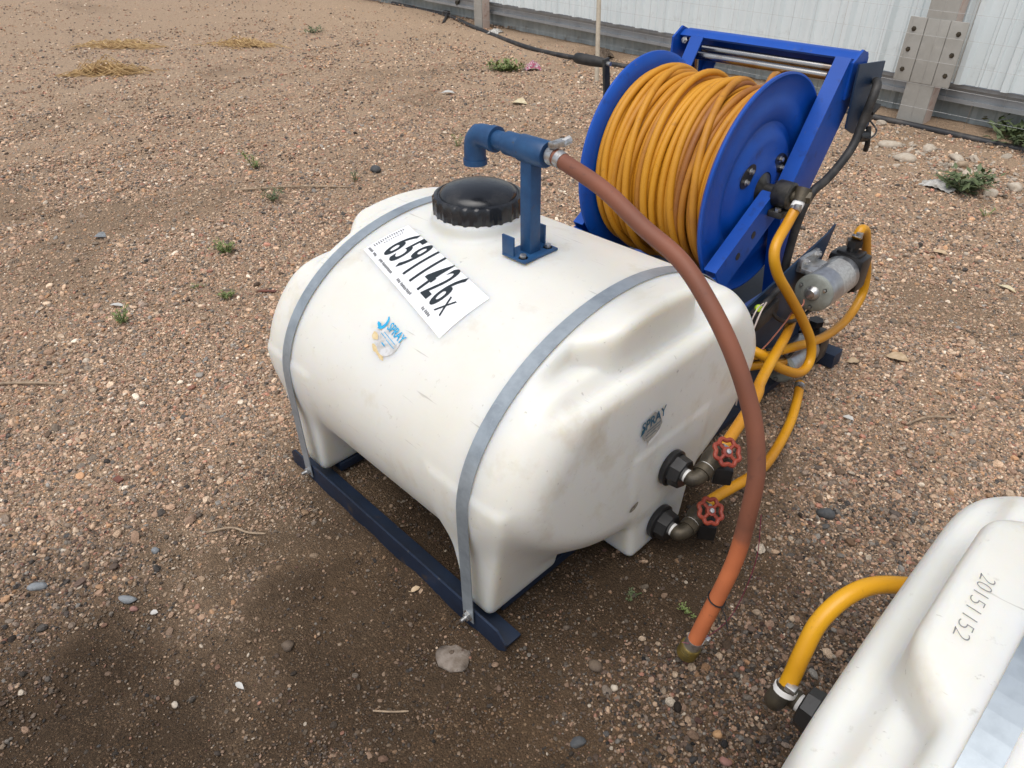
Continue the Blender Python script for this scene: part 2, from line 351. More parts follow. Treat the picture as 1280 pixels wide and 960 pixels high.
def ground_material():
    M = bpy.data.materials.new('gravelly_earth'); M.use_nodes = True
    n, l = M.node_tree.nodes, M.node_tree.links; P = n['Principled BSDF']; P.inputs['Roughness'].default_value = 0.92
    P.inputs['Specular IOR Level'].default_value = 0.25
    g = n.new('ShaderNodeNewGeometry'); pos = g.outputs['Position']
    def noise(s, d=6, r=0.6):
        z = n.new('ShaderNodeTexNoise'); z.inputs['Scale'].default_value = s; z.inputs['Detail'].default_value = d; z.inputs['Roughness'].default_value = r
        l.new(pos, z.inputs['Vector']); return z.outputs['Fac']
    def attr(k): a = n.new('ShaderNodeAttribute'); a.attribute_name = k; return a.outputs['Fac']
    def ramp(fac, els, const=False):
        c = n.new('ShaderNodeValToRGB'); e = c.color_ramp.elements; c.color_ramp.interpolation = 'CONSTANT' if const else 'LINEAR'
        e[0].position, e[0].color = els[0][0], (*els[0][1], 1); e[1].position, e[1].color = els[-1][0], (*els[-1][1], 1)
        for p, cc in els[1:-1]: x = e.new(p); x.color = (*cc, 1)
        l.new(fac, c.inputs[0]); return c.outputs[0]
    def mix(f, a, b, mode='MIX'):
        x = n.new('ShaderNodeMix'); x.data_type = 'RGBA'; x.blend_type = mode
        if isinstance(f, float): x.inputs[0].default_value = f
        else: l.new(f, x.inputs[0])
        for i, c in ((6, a), (7, b)):
            if isinstance(c, tuple): x.inputs[i].default_value = (*c, 1)
            else: l.new(c, x.inputs[i])
        return x.outputs[2]
    def rng_(f, a, b, c=0.0, d=1.0):
        x = n.new('ShaderNodeMapRange'); x.inputs['From Min'].default_value = a; x.inputs['From Max'].default_value = b; x.inputs['To Min'].default_value = c; x.inputs['To Max'].default_value = d
        l.new(f, x.inputs['Value']); return x.outputs[0]
    def voro(s):
        v = n.new('ShaderNodeTexVoronoi'); v.inputs['Scale'].default_value = s; l.new(pos, v.inputs['Vector']); return v
    pal = [(0.0, (0.46, 0.32, 0.215)), (0.16, (0.30, 0.225, 0.165)), (0.32, (0.52, 0.39, 0.275)), (0.48, (0.17, 0.145, 0.12)), (0.58, (0.40, 0.285, 0.20)), (0.74, (0.62, 0.49, 0.36)), (0.86, (0.085, 0.078, 0.072)), (0.93, (0.48, 0.315, 0.20))]
    v1 = voro(85); v2 = voro(170); v3 = voro(330)
    def sep(v):
        q = n.new('ShaderNodeSeparateColor'); l.new(v.outputs['Color'], q.inputs[0]); return q
    s1, s2, s3 = sep(v1), sep(v2), sep(v3)
    c1 = ramp(s1.outputs[0], pal, True); c2 = ramp(s2.outputs[0], pal, True); c3 = ramp(s3.outputs[0], pal, True)
    # grit: stones of three sizes with dark joints between them
    def joint(v, c, sc):
        return mix(rng_(v.outputs['Distance'], 0.32, 0.66, 0.0, 0.55), c, (0.11, 0.078, 0.054))
    grit = mix(rng_(noise(45, 3), 0.44, 0.56), joint(v1, c1, 85), joint(v2, c2, 170))
    fine = joint(v3, c3, 330)
    gravel = mix(rng_(noise(38, 4), 0.40, 0.60), grit, fine)
    dust = ramp(noise(90, 6, 0.7), [(0.3, (0.20, 0.145, 0.10)), (0.7, (0.42, 0.32, 0.235))])
    gravel = mix(rng_(noise(2.3, 5), 0.35, 0.7, 0.15, 0.55), gravel, dust)
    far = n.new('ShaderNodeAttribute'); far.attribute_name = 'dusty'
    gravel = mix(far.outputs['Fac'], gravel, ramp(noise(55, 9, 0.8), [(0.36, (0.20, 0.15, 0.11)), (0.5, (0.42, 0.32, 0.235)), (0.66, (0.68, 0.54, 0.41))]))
    soil = ramp(noise(120, 10, 0.75), [(0.30, (0.075, 0.052, 0.034)), (0.5, (0.150, 0.108, 0.072)), (0.72, (0.26, 0.195, 0.135))])
    soil = mix(rng_(noise(3.0, 5), 0.40, 0.70, 0.0, 0.65), soil, ramp(noise(160, 6, 0.7), [(0.3, (0.16, 0.118, 0.080)), (0.7, (0.27, 0.205, 0.145))]))
    # pale and dark grit sprinkled in the soil, in drifts
    dr = n.new('ShaderNodeMath'); dr.operation = 'MULTIPLY'; l.new(rng_(s3.outputs[1], 0.80, 0.82), dr.inputs[0]); l.new(rng_(noise(7, 4), 0.38, 0.62, 0.15, 1.0), dr.inputs[1])
    soil = mix(dr.outputs[0], soil, fine)
    dr2 = n.new('ShaderNodeMath'); dr2.operation = 'MULTIPLY'; l.new(rng_(s2.outputs[1], 0.90, 0.91), dr2.inputs[0]); l.new(rng_(noise(5, 4), 0.42, 0.62, 0.0, 1.0), dr2.inputs[1])
    soil = mix(dr2.outputs[0], soil, joint(v2, c2, 170))
    soil = mix(1.0, soil, ramp(noise(2.2, 6, 0.65), [(0.33, (0.82, 0.80, 0.78)), (0.52, (0.98, 0.98, 0.98)), (0.68, (1.35, 1.32, 1.28))]), 'MULTIPLY')
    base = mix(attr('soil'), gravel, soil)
    base = mix(1.0, base, (1.12, 1.06, 0.98), 'MULTIPLY')
    # ground colour turned darker and browner by the mask
    dark_fac = rng_(attr('dark_ground'), 0.0, 1.0, 0.0, 1.0)
    base = mix(dark_fac, base, mix(1.0, base, (0.33, 0.305, 0.275), 'MULTIPLY'))
    l.new(base, P.inputs['Base Color'])
    h = n.new('ShaderNodeMath'); h.operation = 'MULTIPLY_ADD'; l.new(v2.outputs['Distance'], h.inputs[0]); h.inputs[1].default_value = -0.7
    h2 = n.new('ShaderNodeMath'); h2.operation = 'MULTIPLY_ADD'; l.new(v3.outputs['Distance'], h2.inputs[0]); h2.inputs[1].default_value = -0.45
    nf = noise(140, 5, 0.7); l.new(nf, h2.inputs[2]); l.new(h2.outputs[0], h.inputs[2])
    bp = n.new('ShaderNodeBump'); bp.inputs['Strength'].default_value = 0.75; bp.inputs['Distance'].default_value = 0.012
    l.new(h.outputs[0], bp.inputs['Height']); l.new(bp.outputs[0], P.inputs['Normal'])
    return M
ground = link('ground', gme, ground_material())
ground['kind'] = 'structure'
def gz(x, y): return float(ground_z(np.array(x, float), np.array(y, float)))

# ------------------------------------------------------------------ fence along the back
FX0, FY0 = -6.35, 6.20; FANG = math.atan2(-0.634, 5.71)
fe = Vector((math.cos(FANG), math.sin(FANG), 0)); fn = Vector((-fe.y, fe.x, 0))       # along / away from the camera
FM = Matrix((fe, fn, Vector((0, 0, 1)))).transposed().to_4x4(); FM.translation = Vector((FX0, FY0, 0))
fence = thing('sheet_metal_fence', 'pale ribbed sheet metal fence behind the hose reel', 'fence')
fence.matrix_world = FM
def sheet_panel(w, z0, z1, amp):
    """one trapezoid-ribbed sheet, 1 mm deep edges"""
    prof = []
    for k in range(3):
        o = k * w / 3
        prof += [(o, 0), (o + 0.025, -amp), (o + 0.062, -amp), (o + 0.087, 0), (o + 0.16, 0), (o + 0.168, -amp * 0.25), (o + 0.186, -amp * 0.25), (o + 0.194, 0), (o + 0.245, 0), (o + 0.253, -amp * 0.25), (o + 0.271, -amp * 0.25), (o + 0.279, 0)]
    prof.append((w - 0.002, 0))
    b = MB(); n = len(prof)
    vs = [(x, y, z) for z in (z0, z1) for x, y in prof] + [(x, y + 0.0015, z) for z in (z0, z1) for x, y in prof]
    fs = [(i, i + 1, n + i + 1, n + i) for i in range(n - 1)] + [(2 * n + i, 3 * n + i, 3 * n + i + 1, 2 * n + i + 1) for i in range(n - 1)]
    fs += [(i, 2 * n + i, 2 * n + i + 1, i + 1) for i in range(n - 1)]
    return b.add(vs, fs).mesh('panel')
pw = 0.99
pm = sheet_panel(pw, 0.335, 2.4, 0.045); pm.materials.append(MT['sheet'])
skm = sheet_panel(pw, -0.10, 0.33, 0.02); skm.materials.append(MT['skirt'])
for k in range(-5, 12):
    o = link('panel', pm, None, fence, False); o.location = (k * pw, 0.10, 0)
    o = link('skirt_panel', skm, None, fence, False); o.location = (k * pw + 0.13, 0.26, 0)
b = MB(); prof = [(0.12, 0.195), (0.12, 0.225), (0.15, 0.225), (0.15, 0.30), (0.12, 0.30), (0.12, 0.325), (0.25, 0.325), (0.25, 0.195)]
Mp = Matrix(((0, 0, 1, -6.0), (1, 0, 0, 0), (0, 1, 0, 0), (0, 0, 0, 1)))
b.prism(prof, 18.0, Mp); b.build('bottom_rail', MT['purlin'], fence, False)
b = MB(); b.prism([(0.135, 1.60), (0.135, 1.72), (0.25, 1.72), (0.25, 1.60)], 18.0, Mp); b.build('upper_rail', MT['purlin'], fence, False)
b = MB(); b.box((-0.75, 0.135, 0.27), (0.05, 0.05, 0.10), Matrix.Rotation(0.5, 3, 'Y')); b.build('rail_clip', MT['darkiron'], fence, False)

def fence_post(label, s, plate=True, w=0.21, lean=0.0):
    p = thing('steel_post', label, 'post', (0, 0, 0), 'posts of the back fence')
    M_ = FM @ Matrix.Translation((s, -0.02, 0)) @ Matrix.Rotation(lean, 4, 'Y'); p.matrix_world = M_
    b = MB(); t = 0.012
    b.box((0, -0.045, 1.1), (w, t, 2.7), bev=0.004)
    b.build('front_flange', MT['post'], p)
    b = MB(); b.box((w * 0.5 - 0.008, 0.02, 1.1), (t, 0.115, 2.7), bev=0.003); b.build('side_flange', MT['postpink'], p)
    b = MB(); b.box((-w * 0.5 + 0.008, 0.02, 1.1), (t, 0.115, 2.7), bev=0.003); b.build('side_flange', MT['post'], p)
    if plate:
        for sx in (-1, 1):
            b = MB(); b.box((sx * 0.150, -0.058, 0.545), (0.125, 0.012, 0.44), bev=0.004)
            b.build('splice_plate', MT['post'], p)
            for k in range(3):
                q = MB(); q.lathe([(0, 0.010), (0.010, 0.009), (0.012, 0), (0.019, 0), (0.019, -0.004)], frame_to((sx * 0.163, -0.066, 0.405 + 0.140 * k), (0, -1, 0)), 6)
                q.build('bolt', MT['brass'], p)
        b = MB(); b.box((0, -0.056, 0.545), (0.165, 0.008, 0.435), bev=0.003); b.build('splice_plate', MT['post'], p)
    return p
fence_post('grey steel post with bolted splice plates at upper right', 5.78)
fence_post('pale steel post with rusty foot at top centre', 0.0, plate=False, w=0.17)
mesh_f = thing('wire_mesh_fence', 'thin wire mesh stretched in front of the sheet fence', 'wire fence'); mesh_f.matrix_world = FM
b = MB(); b.tube([(-6, 0, 0), (11, 0, 0)], 0.0011, 5); hw = b.mesh('wire'); hw.materials.append(MT['wire'])
b = MB(); b.tube([(0, 0, 0.08), (0, 0, 2.0)], 0.0009, 5); vw = b.mesh('wire'); vw.materials.append(MT['wire'])
for k in range(11):
    o = link('wire', hw, None, mesh_f); o.location = (0, -0.10 + 0.003 * math.sin(k * 3), 0.16 + 0.165 * k)
for k in range(50):
    o = link('wire', vw, None, mesh_f); o.location = (-1.2 + 0.2 * k, -0.1045, 0)
b = MB()
b.tube(spline([(-8.9, 6.62, 0.07), (-8.3, 6.6, 0.05), (-7.3, 6.42, 0.06), (-6.3, 6.08, 0.035), (-5.0, 5.69, 0.02), (-4.2, 5.62, 0.02), (-3.2, 5.66, 0.02), (-2, 5.58, 0.02), (-0.88, 5.45, 0.035), (-0.55, 5.44, 0.03), (-0.2, 5.40, 0.03), (0.25, 5.36, 0.025), (1.2, 5.22, 0.025), (2.6, 5.02, 0.02), (4.5, 4.9, 0.02)], 10), 0.027, 10)
tag(b.build('irrigation_pipe', MT['pipe']), 'black plastic pipe lying along the foot of the fence', 'pipe')
b = MB(); b.tube([(-7.35, 6.45, 0.09), (-7.1, 6.15, 0.02)], 0.02, 8); b.box((-7.4, 6.46, 0.085), (0.10, 0.07, 0.06), bev=0.015)
tag(b.build('pipe_offcut', MT['pipe']), 'short black pipe stub beside the pipe near the rusty post', 'pipe stub')
b = MB(); b.tube([(-3.40, 5.02, -0.02), (-3.52, 5.05, 2.2)], [0.022, 0.019], 10)
tag(b.build('marker_rod', MT['rod']), 'thin cream rod standing upright behind the reel crank', 'rod')

# ------------------------------------------------------------------ the tank shape (shared by both tanks)
CY, CZ, EA, EB = 0.53, 0.41, 0.54, 0.393
LID = (-0.158, 0.553)
def smax(a, b, k):
    h = np.clip(0.5 + 0.5 * (a - b) / k, 0, 1); return b * (1 - h) + a * h + k * h * (1 - h)
def smin(a, b, k): return -smax(-a, -b, k)
def ell(y, z, a=EA, b=EB):
    dy, dz = y - CY, z - CZ
    k0 = np.sqrt((dy / a) ** 2 + (dz / b) ** 2) + 1e-6; k1 = np.sqrt((dy / a ** 2) ** 2 + (dz / b ** 2) ** 2) + 1e-6
    return k0 * (k0 - 1) / k1
def sdf(x, y, z):
    ax = np.abs(x + 0.012)
    e = ell(y, z)
    bulge = 0.010 * (1 - np.clip(((y - CY) / EA) ** 2 + ((z - 0.36) / 0.40) ** 2, 0, 1.2))
    wc = 0.062 + 0.085 * sm(0.50, 0.22, z)
    end = ax - 0.562 - bulge
    body = smax(smax(e, end, 0.03), (e + end + wc) * 0.7071, 0.035)
    body = smax(body, 0.105 - z, 0.06)
    # shelves moulded into both ends, leaving a raised lobe in the middle
    zs = 0.699 - 0.45 * np.clip(ax - 0.49, 0, 0.1) - 0.016 * np.exp(-((ax - 0.515) / 0.022) ** 2)
    cut = smax(0.44 - ax, zs - z, 0.03)
    body = smax(body, -cut, 0.028)
    ady = np.abs(y - CY)
    lobe = smax(smax(ell(y, z, EA - 0.003, EB - 0.003), ax - 0.512, 0.026), smax(ady - 0.30, (ax - 0.512 + ady - 0.165) * 0.7071, 0.03), 0.030)
    lobe = smax(lobe, 0.60 - z, 0.01)
    body = smin(body, lobe, 0.007)
    # four corner legs
    t = np.clip((z - 0.06) / 0.35, 0, 1)
    yy = np.minimum(y, 2 * CY - y)
    leg = smax(np.abs(ax - 0.392) - (0.052 + 0.060 * t), np.abs(yy - 0.150) - (0.130 + 0.014 * t), 0.022)
    leg = smax(leg, np.maximum(0.047 - z, z - 0.46), 0.015)
    body = smin(body, leg, 0.035)
    # outlet sump at both ends
    t2 = np.clip((z - 0.03) / 0.3, 0, 1)
    sump = smax(np.abs(ax - 0.46) - 0.108, np.abs(y - 0.575) - (0.125 + 0.04 * t2), 0.022)
    sump = smax(sump, np.maximum(0.020 - z, z - 0.42), 0.015)
    body = smin(body, sump, 0.02)
    # fill neck
    rr = np.hypot(x - LID[0], y - LID[1])
    neck = smax(rr - 0.136, np.maximum(z - 0.842, 0.72 - z), 0.018)
    return smin(body, neck, 0.022)
def surface_nets(f, lo, hi, h):
    ax = [np.arange(lo[i], hi[i] + h, h) for i in range(3)]
    G = f(*np.meshgrid(*ax, indexing='ij')).astype(np.float32)
    s = G < 0; nx, ny, nz = G.shape
    c = np.zeros((nx - 1, ny - 1, nz - 1), np.int8)
    for i in (0, 1):
        for j in (0, 1):
            for k in (0, 1): c += s[i:nx - 1 + i, j:ny - 1 + j, k:nz - 1 + k]
    cell = (c > 0) & (c < 8); ids = -np.ones(cell.shape, np.int64); w = np.argwhere(cell); ids[cell] = np.arange(len(w))
    acc = np.zeros((len(w), 3)); cnt = np.zeros(len(w))
    cor = [(i, j, k) for i in (0, 1) for j in (0, 1) for k in (0, 1)]
    for a in range(8):
        for b_ in range(a + 1, 8):
            d = np.abs(np.subtract(cor[a], cor[b_]))
            if d.sum() != 1: continue
            ga = G[tuple((w + cor[a]).T)]; gb = G[tuple((w + cor[b_]).T)]
            mk = (ga < 0) != (gb < 0); t = np.where(mk, ga / np.where(mk, ga - gb, 1), 0)
            p = np.array(cor[a]) + t[:, None] * (np.array(cor[b_]) - np.array(cor[a]))
            acc[mk] += p[mk]; cnt[mk] += 1
    V = np.array(lo) + (w + acc / cnt[:, None]) * h
    Fs = []
    for d in range(3):
        e1, e2 = (d + 1) % 3, (d + 2) % 3
        sl0 = [slice(None)] * 3; sl1 = [slice(None)] * 3; sl0[d] = slice(0, -1); sl1[d] = slice(1, None)
        a, b_ = s[tuple(sl0)], s[tuple(sl1)]
        q = np.argwhere(a != b_); q = q[(q[:, e1] > 0) & (q[:, e2] > 0)]
        q = q[(q[:, e1] < G.shape[e1] - 1) & (q[:, e2] < G.shape[e2] - 1)]
        fl = a[tuple(q.T)]
        o1 = np.zeros(3, int); o1[e1] = 1; o2 = np.zeros(3, int); o2[e2] = 1
        quad = np.stack([ids[tuple((q - o1 - o2).T)], ids[tuple((q - o2).T)], ids[tuple(q.T)], ids[tuple((q - o1).T)]], 1)
        quad[~fl] = quad[~fl][:, ::-1]; Fs.append(quad)
    F = np.concatenate(Fs)
    for _ in range(2):                       # pull the vertices onto the surface
        e = 1e-3; v = f(*V.T); g = np.stack([(f(*(V + d).T) - f(*(V - d).T)) / (2 * e) for d in np.eye(3) * e], 1)
        V = V - np.clip(v / ((g ** 2).sum(1) + 1e-9), -0.003, 0.003)[:, None] * g
    return V, F
TV, TF = surface_nets(sdf, (-0.62, -0.06, 0.0), (0.62, 1.12, 0.87), 0.0075)
tank_me = np_mesh('tank_body', TV, TF)
tank_me.materials.append(MT['poly'])

def drop(x, y):
    """height of the tank top at (x, y)"""
    z = CZ + EB * math.sqrt(max(0.01, 1 - ((y - CY) / EA) ** 2))
    if abs(x) < 0.40: return z
    z = 0.86
    for _ in range(12): z -= 0.9 * float(sdf(np.float64(x), np.float64(y), np.float64(z)))
    return z
def press(y, z, sgn=1):
    """x of the end face at (y, z)"""
    x = 0.62
    for _ in range(10): x -= 0.95 * float(sdf(np.float64(x * sgn), np.float64(y), np.float64(z)))
    return x * sgn
def top_point(x, y, off):
    dz = (drop(x, y) - CZ) / EB ** 2; dy = (y - CY) / EA ** 2
    return Vector((x, y, drop(x, y))) + Vector((0, dy, dz)).normalized() * off
def end_point(y, z, off, sgn=1): return Vector((press(y, z, sgn) + sgn * off, y, z))
def text_mesh(body, size, sx=1.0, shear=0.0, cuts=10, offset=0.0, space=1.0):
    """flat text as a bmesh, centred, sliced so that it can follow a curve"""
    cu = bpy.data.curves.new('lettering', 'FONT'); cu.body = body; cu.size = size; cu.shear = shear; cu.align_x = 'CENTER'; cu.align_y = 'CENTER'; cu.resolution_u = 4; cu.offset = offset; cu.space_character = space
    o = bpy.data.objects.new('lettering', cu); col.objects.link(o)
    dg = bpy.context.evaluated_depsgraph_get(); me = bpy.data.meshes.new_from_object(o.evaluated_get(dg))
    bpy.data.objects.remove(o); bpy.data.curves.remove(cu)
    bm = bmesh.new(); bm.from_mesh(me); bpy.data.meshes.remove(me)
    for v in bm.verts: v.co.x *= sx
    ys = [v.co.y for v in bm.verts]; y0, y1 = min(ys), max(ys)
    for k in range(1, cuts):
        bmesh.ops.bisect_plane(bm, geom=list(bm.verts) + list(bm.edges) + list(bm.faces), plane_co=(0, y0 + (y1 - y0) * k / cuts, 0), plane_no=(0, 1, 0))
    return bm
def wrap(bm, fn, name, material, parent):
    for v in bm.verts: v.co = fn(v.co.x, v.co.y)
    bmesh.ops.recalc_face_normals(bm, faces=bm.faces)
    me = bpy.data.meshes.new(name); bm.to_mesh(me); bm.free()
    return link(name, me, material, parent, False)
def patch(poly, fn, name, material, parent, res=14):
    """a thin sheet with outline poly (local xy), laid over a surface"""
    bm = bmesh.new(); vs = [bm.verts.new((x, y, 0)) for x, y in poly]; bm.faces.new(vs)
    xs = [p[0] for p in poly]; ys = [p[1] for p in poly]
    for k in range(1, res):
        for co, no in (((min(xs) + (max(xs) - min(xs)) * k / res, 0, 0), (1, 0, 0)), ((0, min(ys) + (max(ys) - min(ys)) * k / res, 0), (0, 1, 0))):
            bmesh.ops.bisect_plane(bm, geom=list(bm.verts) + list(bm.edges) + list(bm.faces), plane_co=co, plane_no=no)
    return wrap(bm, fn, name, material, parent)
def strap_mesh(width=0.039, off=0.003, th=0.0025):
    pts = [(-0.014, 0.035)]
    for k in range(5): pts.append((-0.014, 0.035 + 0.07 * (k + 1)))
    for k in range(0, 61):
        a = PI - PI * k / 60; pts.append((CY + (EA + off) * math.cos(a), CZ + (EB + off) * math.sin(a)))
    for k in range(6): pts.append((2 * CY + 0.014, 0.385 - 0.07 * k))
    P = np.array(pts); Tn = np.gradient(P, axis=0); Tn /= np.linalg.norm(Tn, axis=1)[:, None]; N = np.stack([-Tn[:, 1], Tn[:, 0]], 1)
    vs = []; 
    for (y, z), (a, c) in zip(P, N):
        for x, o in ((-width / 2, 0), (width / 2, 0), (width / 2, th), (-width / 2, th)): vs.append((x, y + a * o, z + c * o))
    fs = []
    for i in range(len(P) - 1):
        for k in range(4): fs.append((4 * i + k, 4 * i + (k + 1) % 4, 4 * i + 4 + (k + 1) % 4, 4 * i + 4 + k))
    return MB().add(vs, fs).mesh('strap')
strap_me = strap_mesh(); strap_me.materials.append(MT['galv'])
def hexbolt(p, d, r=0.011, L=0.022, name='bolt', parent=None, m='zinc'):
    b = MB(); b.lathe([(0, 0.010), (r, 0.009), (r, 0.0), (r * 1.5, 0.0), (r * 1.5, -0.003)], frame_to(p, d), 6)
    if L: b.lathe([(0, L), (r * 0.5, L - 0.001), (r * 0.5, 0.009)], frame_to(p, d), 10)
    return b.build(name, MT[m], parent)

# ------------------------------------------------------------------ the skid sprayer
spr = thing('skid_sprayer', 'white tank sprayer on a navy skid with blue hose reel', 'sprayer', (0, 0, 0))
tank = link('tank', tank_me, None, spr)
# lid
b = MB(); Ml = Matrix.Translation((LID[0], LID[1], 0.826)); seg = 144; prof_o = []
prof = [(0.119, 0.0), (0.122, 0.004), (0.122, 0.054), (0.119, 0.061), (0.111, 0.064), (0.108, 0.0605), (0.105, 0.0605), (0.102, 0.068), (0.088, 0.078), (0.05, 0.0865), (0.02, 0.089), (0.0005, 0.0895)]
vs = []; fs = []; n = len(prof)
for k in range(seg):
    a = 2 * PI * k / seg
    for i, (r, z) in enumerate(prof):
        r = r * 1.05; rr = r + (0.0028 if (i in (0, 1, 2) and (k % 6) in (0, 1)) else 0.0)
        vs.append(Ml @ Vector((rr * math.cos(a), rr * math.sin(a), z)))
for k in range(seg):
    k2 = (k + 1) % seg
    for i in range(n - 1): fs.append((k * n + i, k2 * n + i, k2 * n + i + 1, k * n + i + 1))
b.add(vs, fs); b.build('lid', MT['lidtop'], tank)
# number label on the front upper slope; runs along the tank
LC = Vector((-0.088, 0.284)); lu = Vector((0.452, -0.100)).normalized(); lv = Vector((-lu.y, lu.x))
def lab(off):
    return lambda x, y: top_point(LC.x + lu.x * x + lv.x * y * 0.86, LC.y + lu.y * x + lv.y * y * 0.86, off)
label = patch([(-0.232, -0.083), (0.232, -0.083), (0.232, 0.083), (-0.232, 0.083)], lab(0.0015), 'number_label', MT['paper'], tank, 14)
tm = text_mesh('65911426', 0.182, 0.385, 0.0, 10, 0.0022, 1.13)
for v in tm.verts: v.co.x -= 0.018; v.co.y += 0.012
wrap(tm, lab(0.0032), 'printed_number', MT['ink'], tank)
tm = text_mesh('X', 0.085, 0.56, 0.0, 6, 0.0)
for v in tm.verts: v.co.x += 0.162; v.co.y += -0.022
wrap(tm, lab(0.0032), 'printed_letter', MT['ink'], tank)
b = bmesh.new()
def dash(bm, x, y, w, h):
    bm.faces.new([bm.verts.new(p) for p in ((x, y, 0), (x + w, y, 0), (x + w, y + h, 0), (x, y + h, 0))])
rr = random.Random(5)
for x0, n_ in ((-0.222, 4), (-0.190, 3), (-0.150, 3), (-0.128, 9), (-0.035, 3), (-0.012, 5), (0.022, 4), (0.112, 2), (0.128, 4)):
    for k in range(n_): dash(b, x0 + k * 0.0066, -0.071 + rr.uniform(-.001, .001), 0.0042, 0.0085)
for k in range(14): dash(b, -0.224, -0.050 + k * 0.0082, 0.010 + rr.uniform(-.002, .002), 0.0038)
for k in range(9): dash(b, -0.207, -0.020 + k * 0.0082, 0.005, 0.0035)
wrap(b, lab(0.0032), 'small_print', MT['greyink'], tank)['kind'] = 'stuff'
# round maker's sticker on the front, half worn away
SC = Vector((-0.020, 0.114)); su = Vector((0.985, -0.17)).normalized(); sv = Vector((-su.y, su.x))
def stk(off): return lambda x, y: top_point(SC.x + 0.82 * (su.x * x + sv.x * y * 0.72), SC.y + 0.82 * (su.y * x + sv.y * y * 0.72), off)
poly = [(0.052 * math.cos(a) + 0.004, 0.052 * math.sin(a) - 0.004) for a in np.linspace(-2.2, 0.75, 18)] + [(0.036, 0.028), (-0.04, 0.020), (-0.046, 0.004)]
patch(poly, stk(0.0014), 'maker_sticker', MT['wornpaper'], tank, 8)
b = text_mesh('SPRAY', 0.044, 0.72, 0.15, 4, 0.0008)
for v in b.verts: v.co.x += 0.012; v.co.y += 0.028 + 0.0
wrap(b, stk(0.0030), 'sticker_lettering', MT['cyan'], tank)
b = bmesh.new()
arc = [(-0.066 + 0.026 * math.cos(a), 0.022 + 0.030 * math.sin(a)) for a in np.linspace(-1.6, 1.2, 10)]; arc2 = [(-0.068 + 0.017 * math.cos(a), 0.024 + 0.024 * math.sin(a)) for a in np.linspace(1.1, -1.4, 10)]
ring = [b.verts.new((x, y, 0)) for x, y in arc + arc2]
for i in range(9): b.faces.new([ring[i], ring[i + 1], ring[18 - i], ring[19 - i]])
b.faces.new([b.verts.new(p) for p in ((-0.079, 0.002, 0), (-0.061, -0.006, 0), (-0.055, 0.006, 0), (-0.065, 0.012, 0), (-0.081, 0.010, 0))])
for x, y, w in ((-0.03, 0.000, 0.07), (-0.038, -0.010, 0.03), (-0.004, -0.012, 0.05)): dash(b, x, y, w, 0.002)
dash(b, -0.012, -0.030, 0.02, 0.004)
wrap(b, stk(0.0031), 'sticker_emblem', MT['cyan'], tank)
for i, (cx, cy, rx, ry) in enumerate(((-0.055, -0.030, 0.017, 0.011), (-0.010, -0.056, 0.034, 0.010), (0.020, -0.060, 0.014, 0.007), (-0.045, 0.006, 0.010, 0.008))):
    rr = random.Random(i)
    patch([(cx + rx * math.cos(a) * rr.uniform(.7, 1.15), cy + ry * math.sin(a) * rr.uniform(.7, 1.2)) for a in np.linspace(0, 2 * PI, 13)[:-1]], stk(0.0012), 'glue_residue', MT['residue'], tank, 5)
# torn sticker on the right end
ec = (0.465, 0.500)
def endf(off): return lambda x, y: end_point(ec[0] + x * 0.95 - 0.12 * y, ec[1] + y + 0.10 * x, off)
rr = random.Random(9)
poly = [(0.045 * math.cos(a) * rr.uniform(.75, 1.05), 0.05 * math.sin(a) * rr.uniform(.7, 1.05) + 0.002) for a in np.linspace(0, 2 * PI, 20)[:-1]]
patch(poly, endf(0.0014), 'torn_sticker', MT['greysticker'], tank, 7)
patch([(-0.02, -0.05), (0.028, -0.038), (0.036, -0.022), (0.01, -0.033), (-0.015, -0.036)], endf(0.0020), 'torn_paper', MT['tape'], tank, 4)
b = text_mesh('SPRAY', 0.042, 0.85, 0.1, 4, 0.0008)
for v in b.verts: v.co.x += 0.004; v.co.y += 0.024
wrap(b, endf(0.0026), 'sticker_lettering', MT['tealink'], tank)
b = bmesh.new()
for x, y, w in ((-0.025, 0.002, 0.06), (-0.03, -0.008, 0.06), (-0.03, -0.018, 0.045)): dash(b, x, y, w, 0.002)
b.faces.new([b.verts.new(p) for p in ((-0.052, 0.004, 0), (-0.036, 0.008, 0), (-0.034, 0.028, 0), (-0.045, 0.018, 0))])
wrap(b, endf(0.0031), 'sticker_emblem', MT['tealink'], tank)
patch([(0.010 * math.cos(a) * 1.6 , 0.011 * math.sin(a)) for a in np.linspace(0, 2 * PI, 10)[:-1]], lambda x, y: end_point(0.425 + x, 0.255 + y + 0.5 * x, 0.0012), 'scuff_mark', mat('black_scuff', (0.09, 0.08, 0.065), 0.7, var=(0.4, 0.36, 0.28), vscale=70), tank, 4)

# straps with their bolts
for s in (-1, 1):
    o = link('strap', strap_me, None, spr, False); o.location = (s * 0.389, 0, 0)
    hexbolt((s * 0.0, -0.017, 0.052), (0, -1, 0), 0.012, 0.026, 'bolt', o)

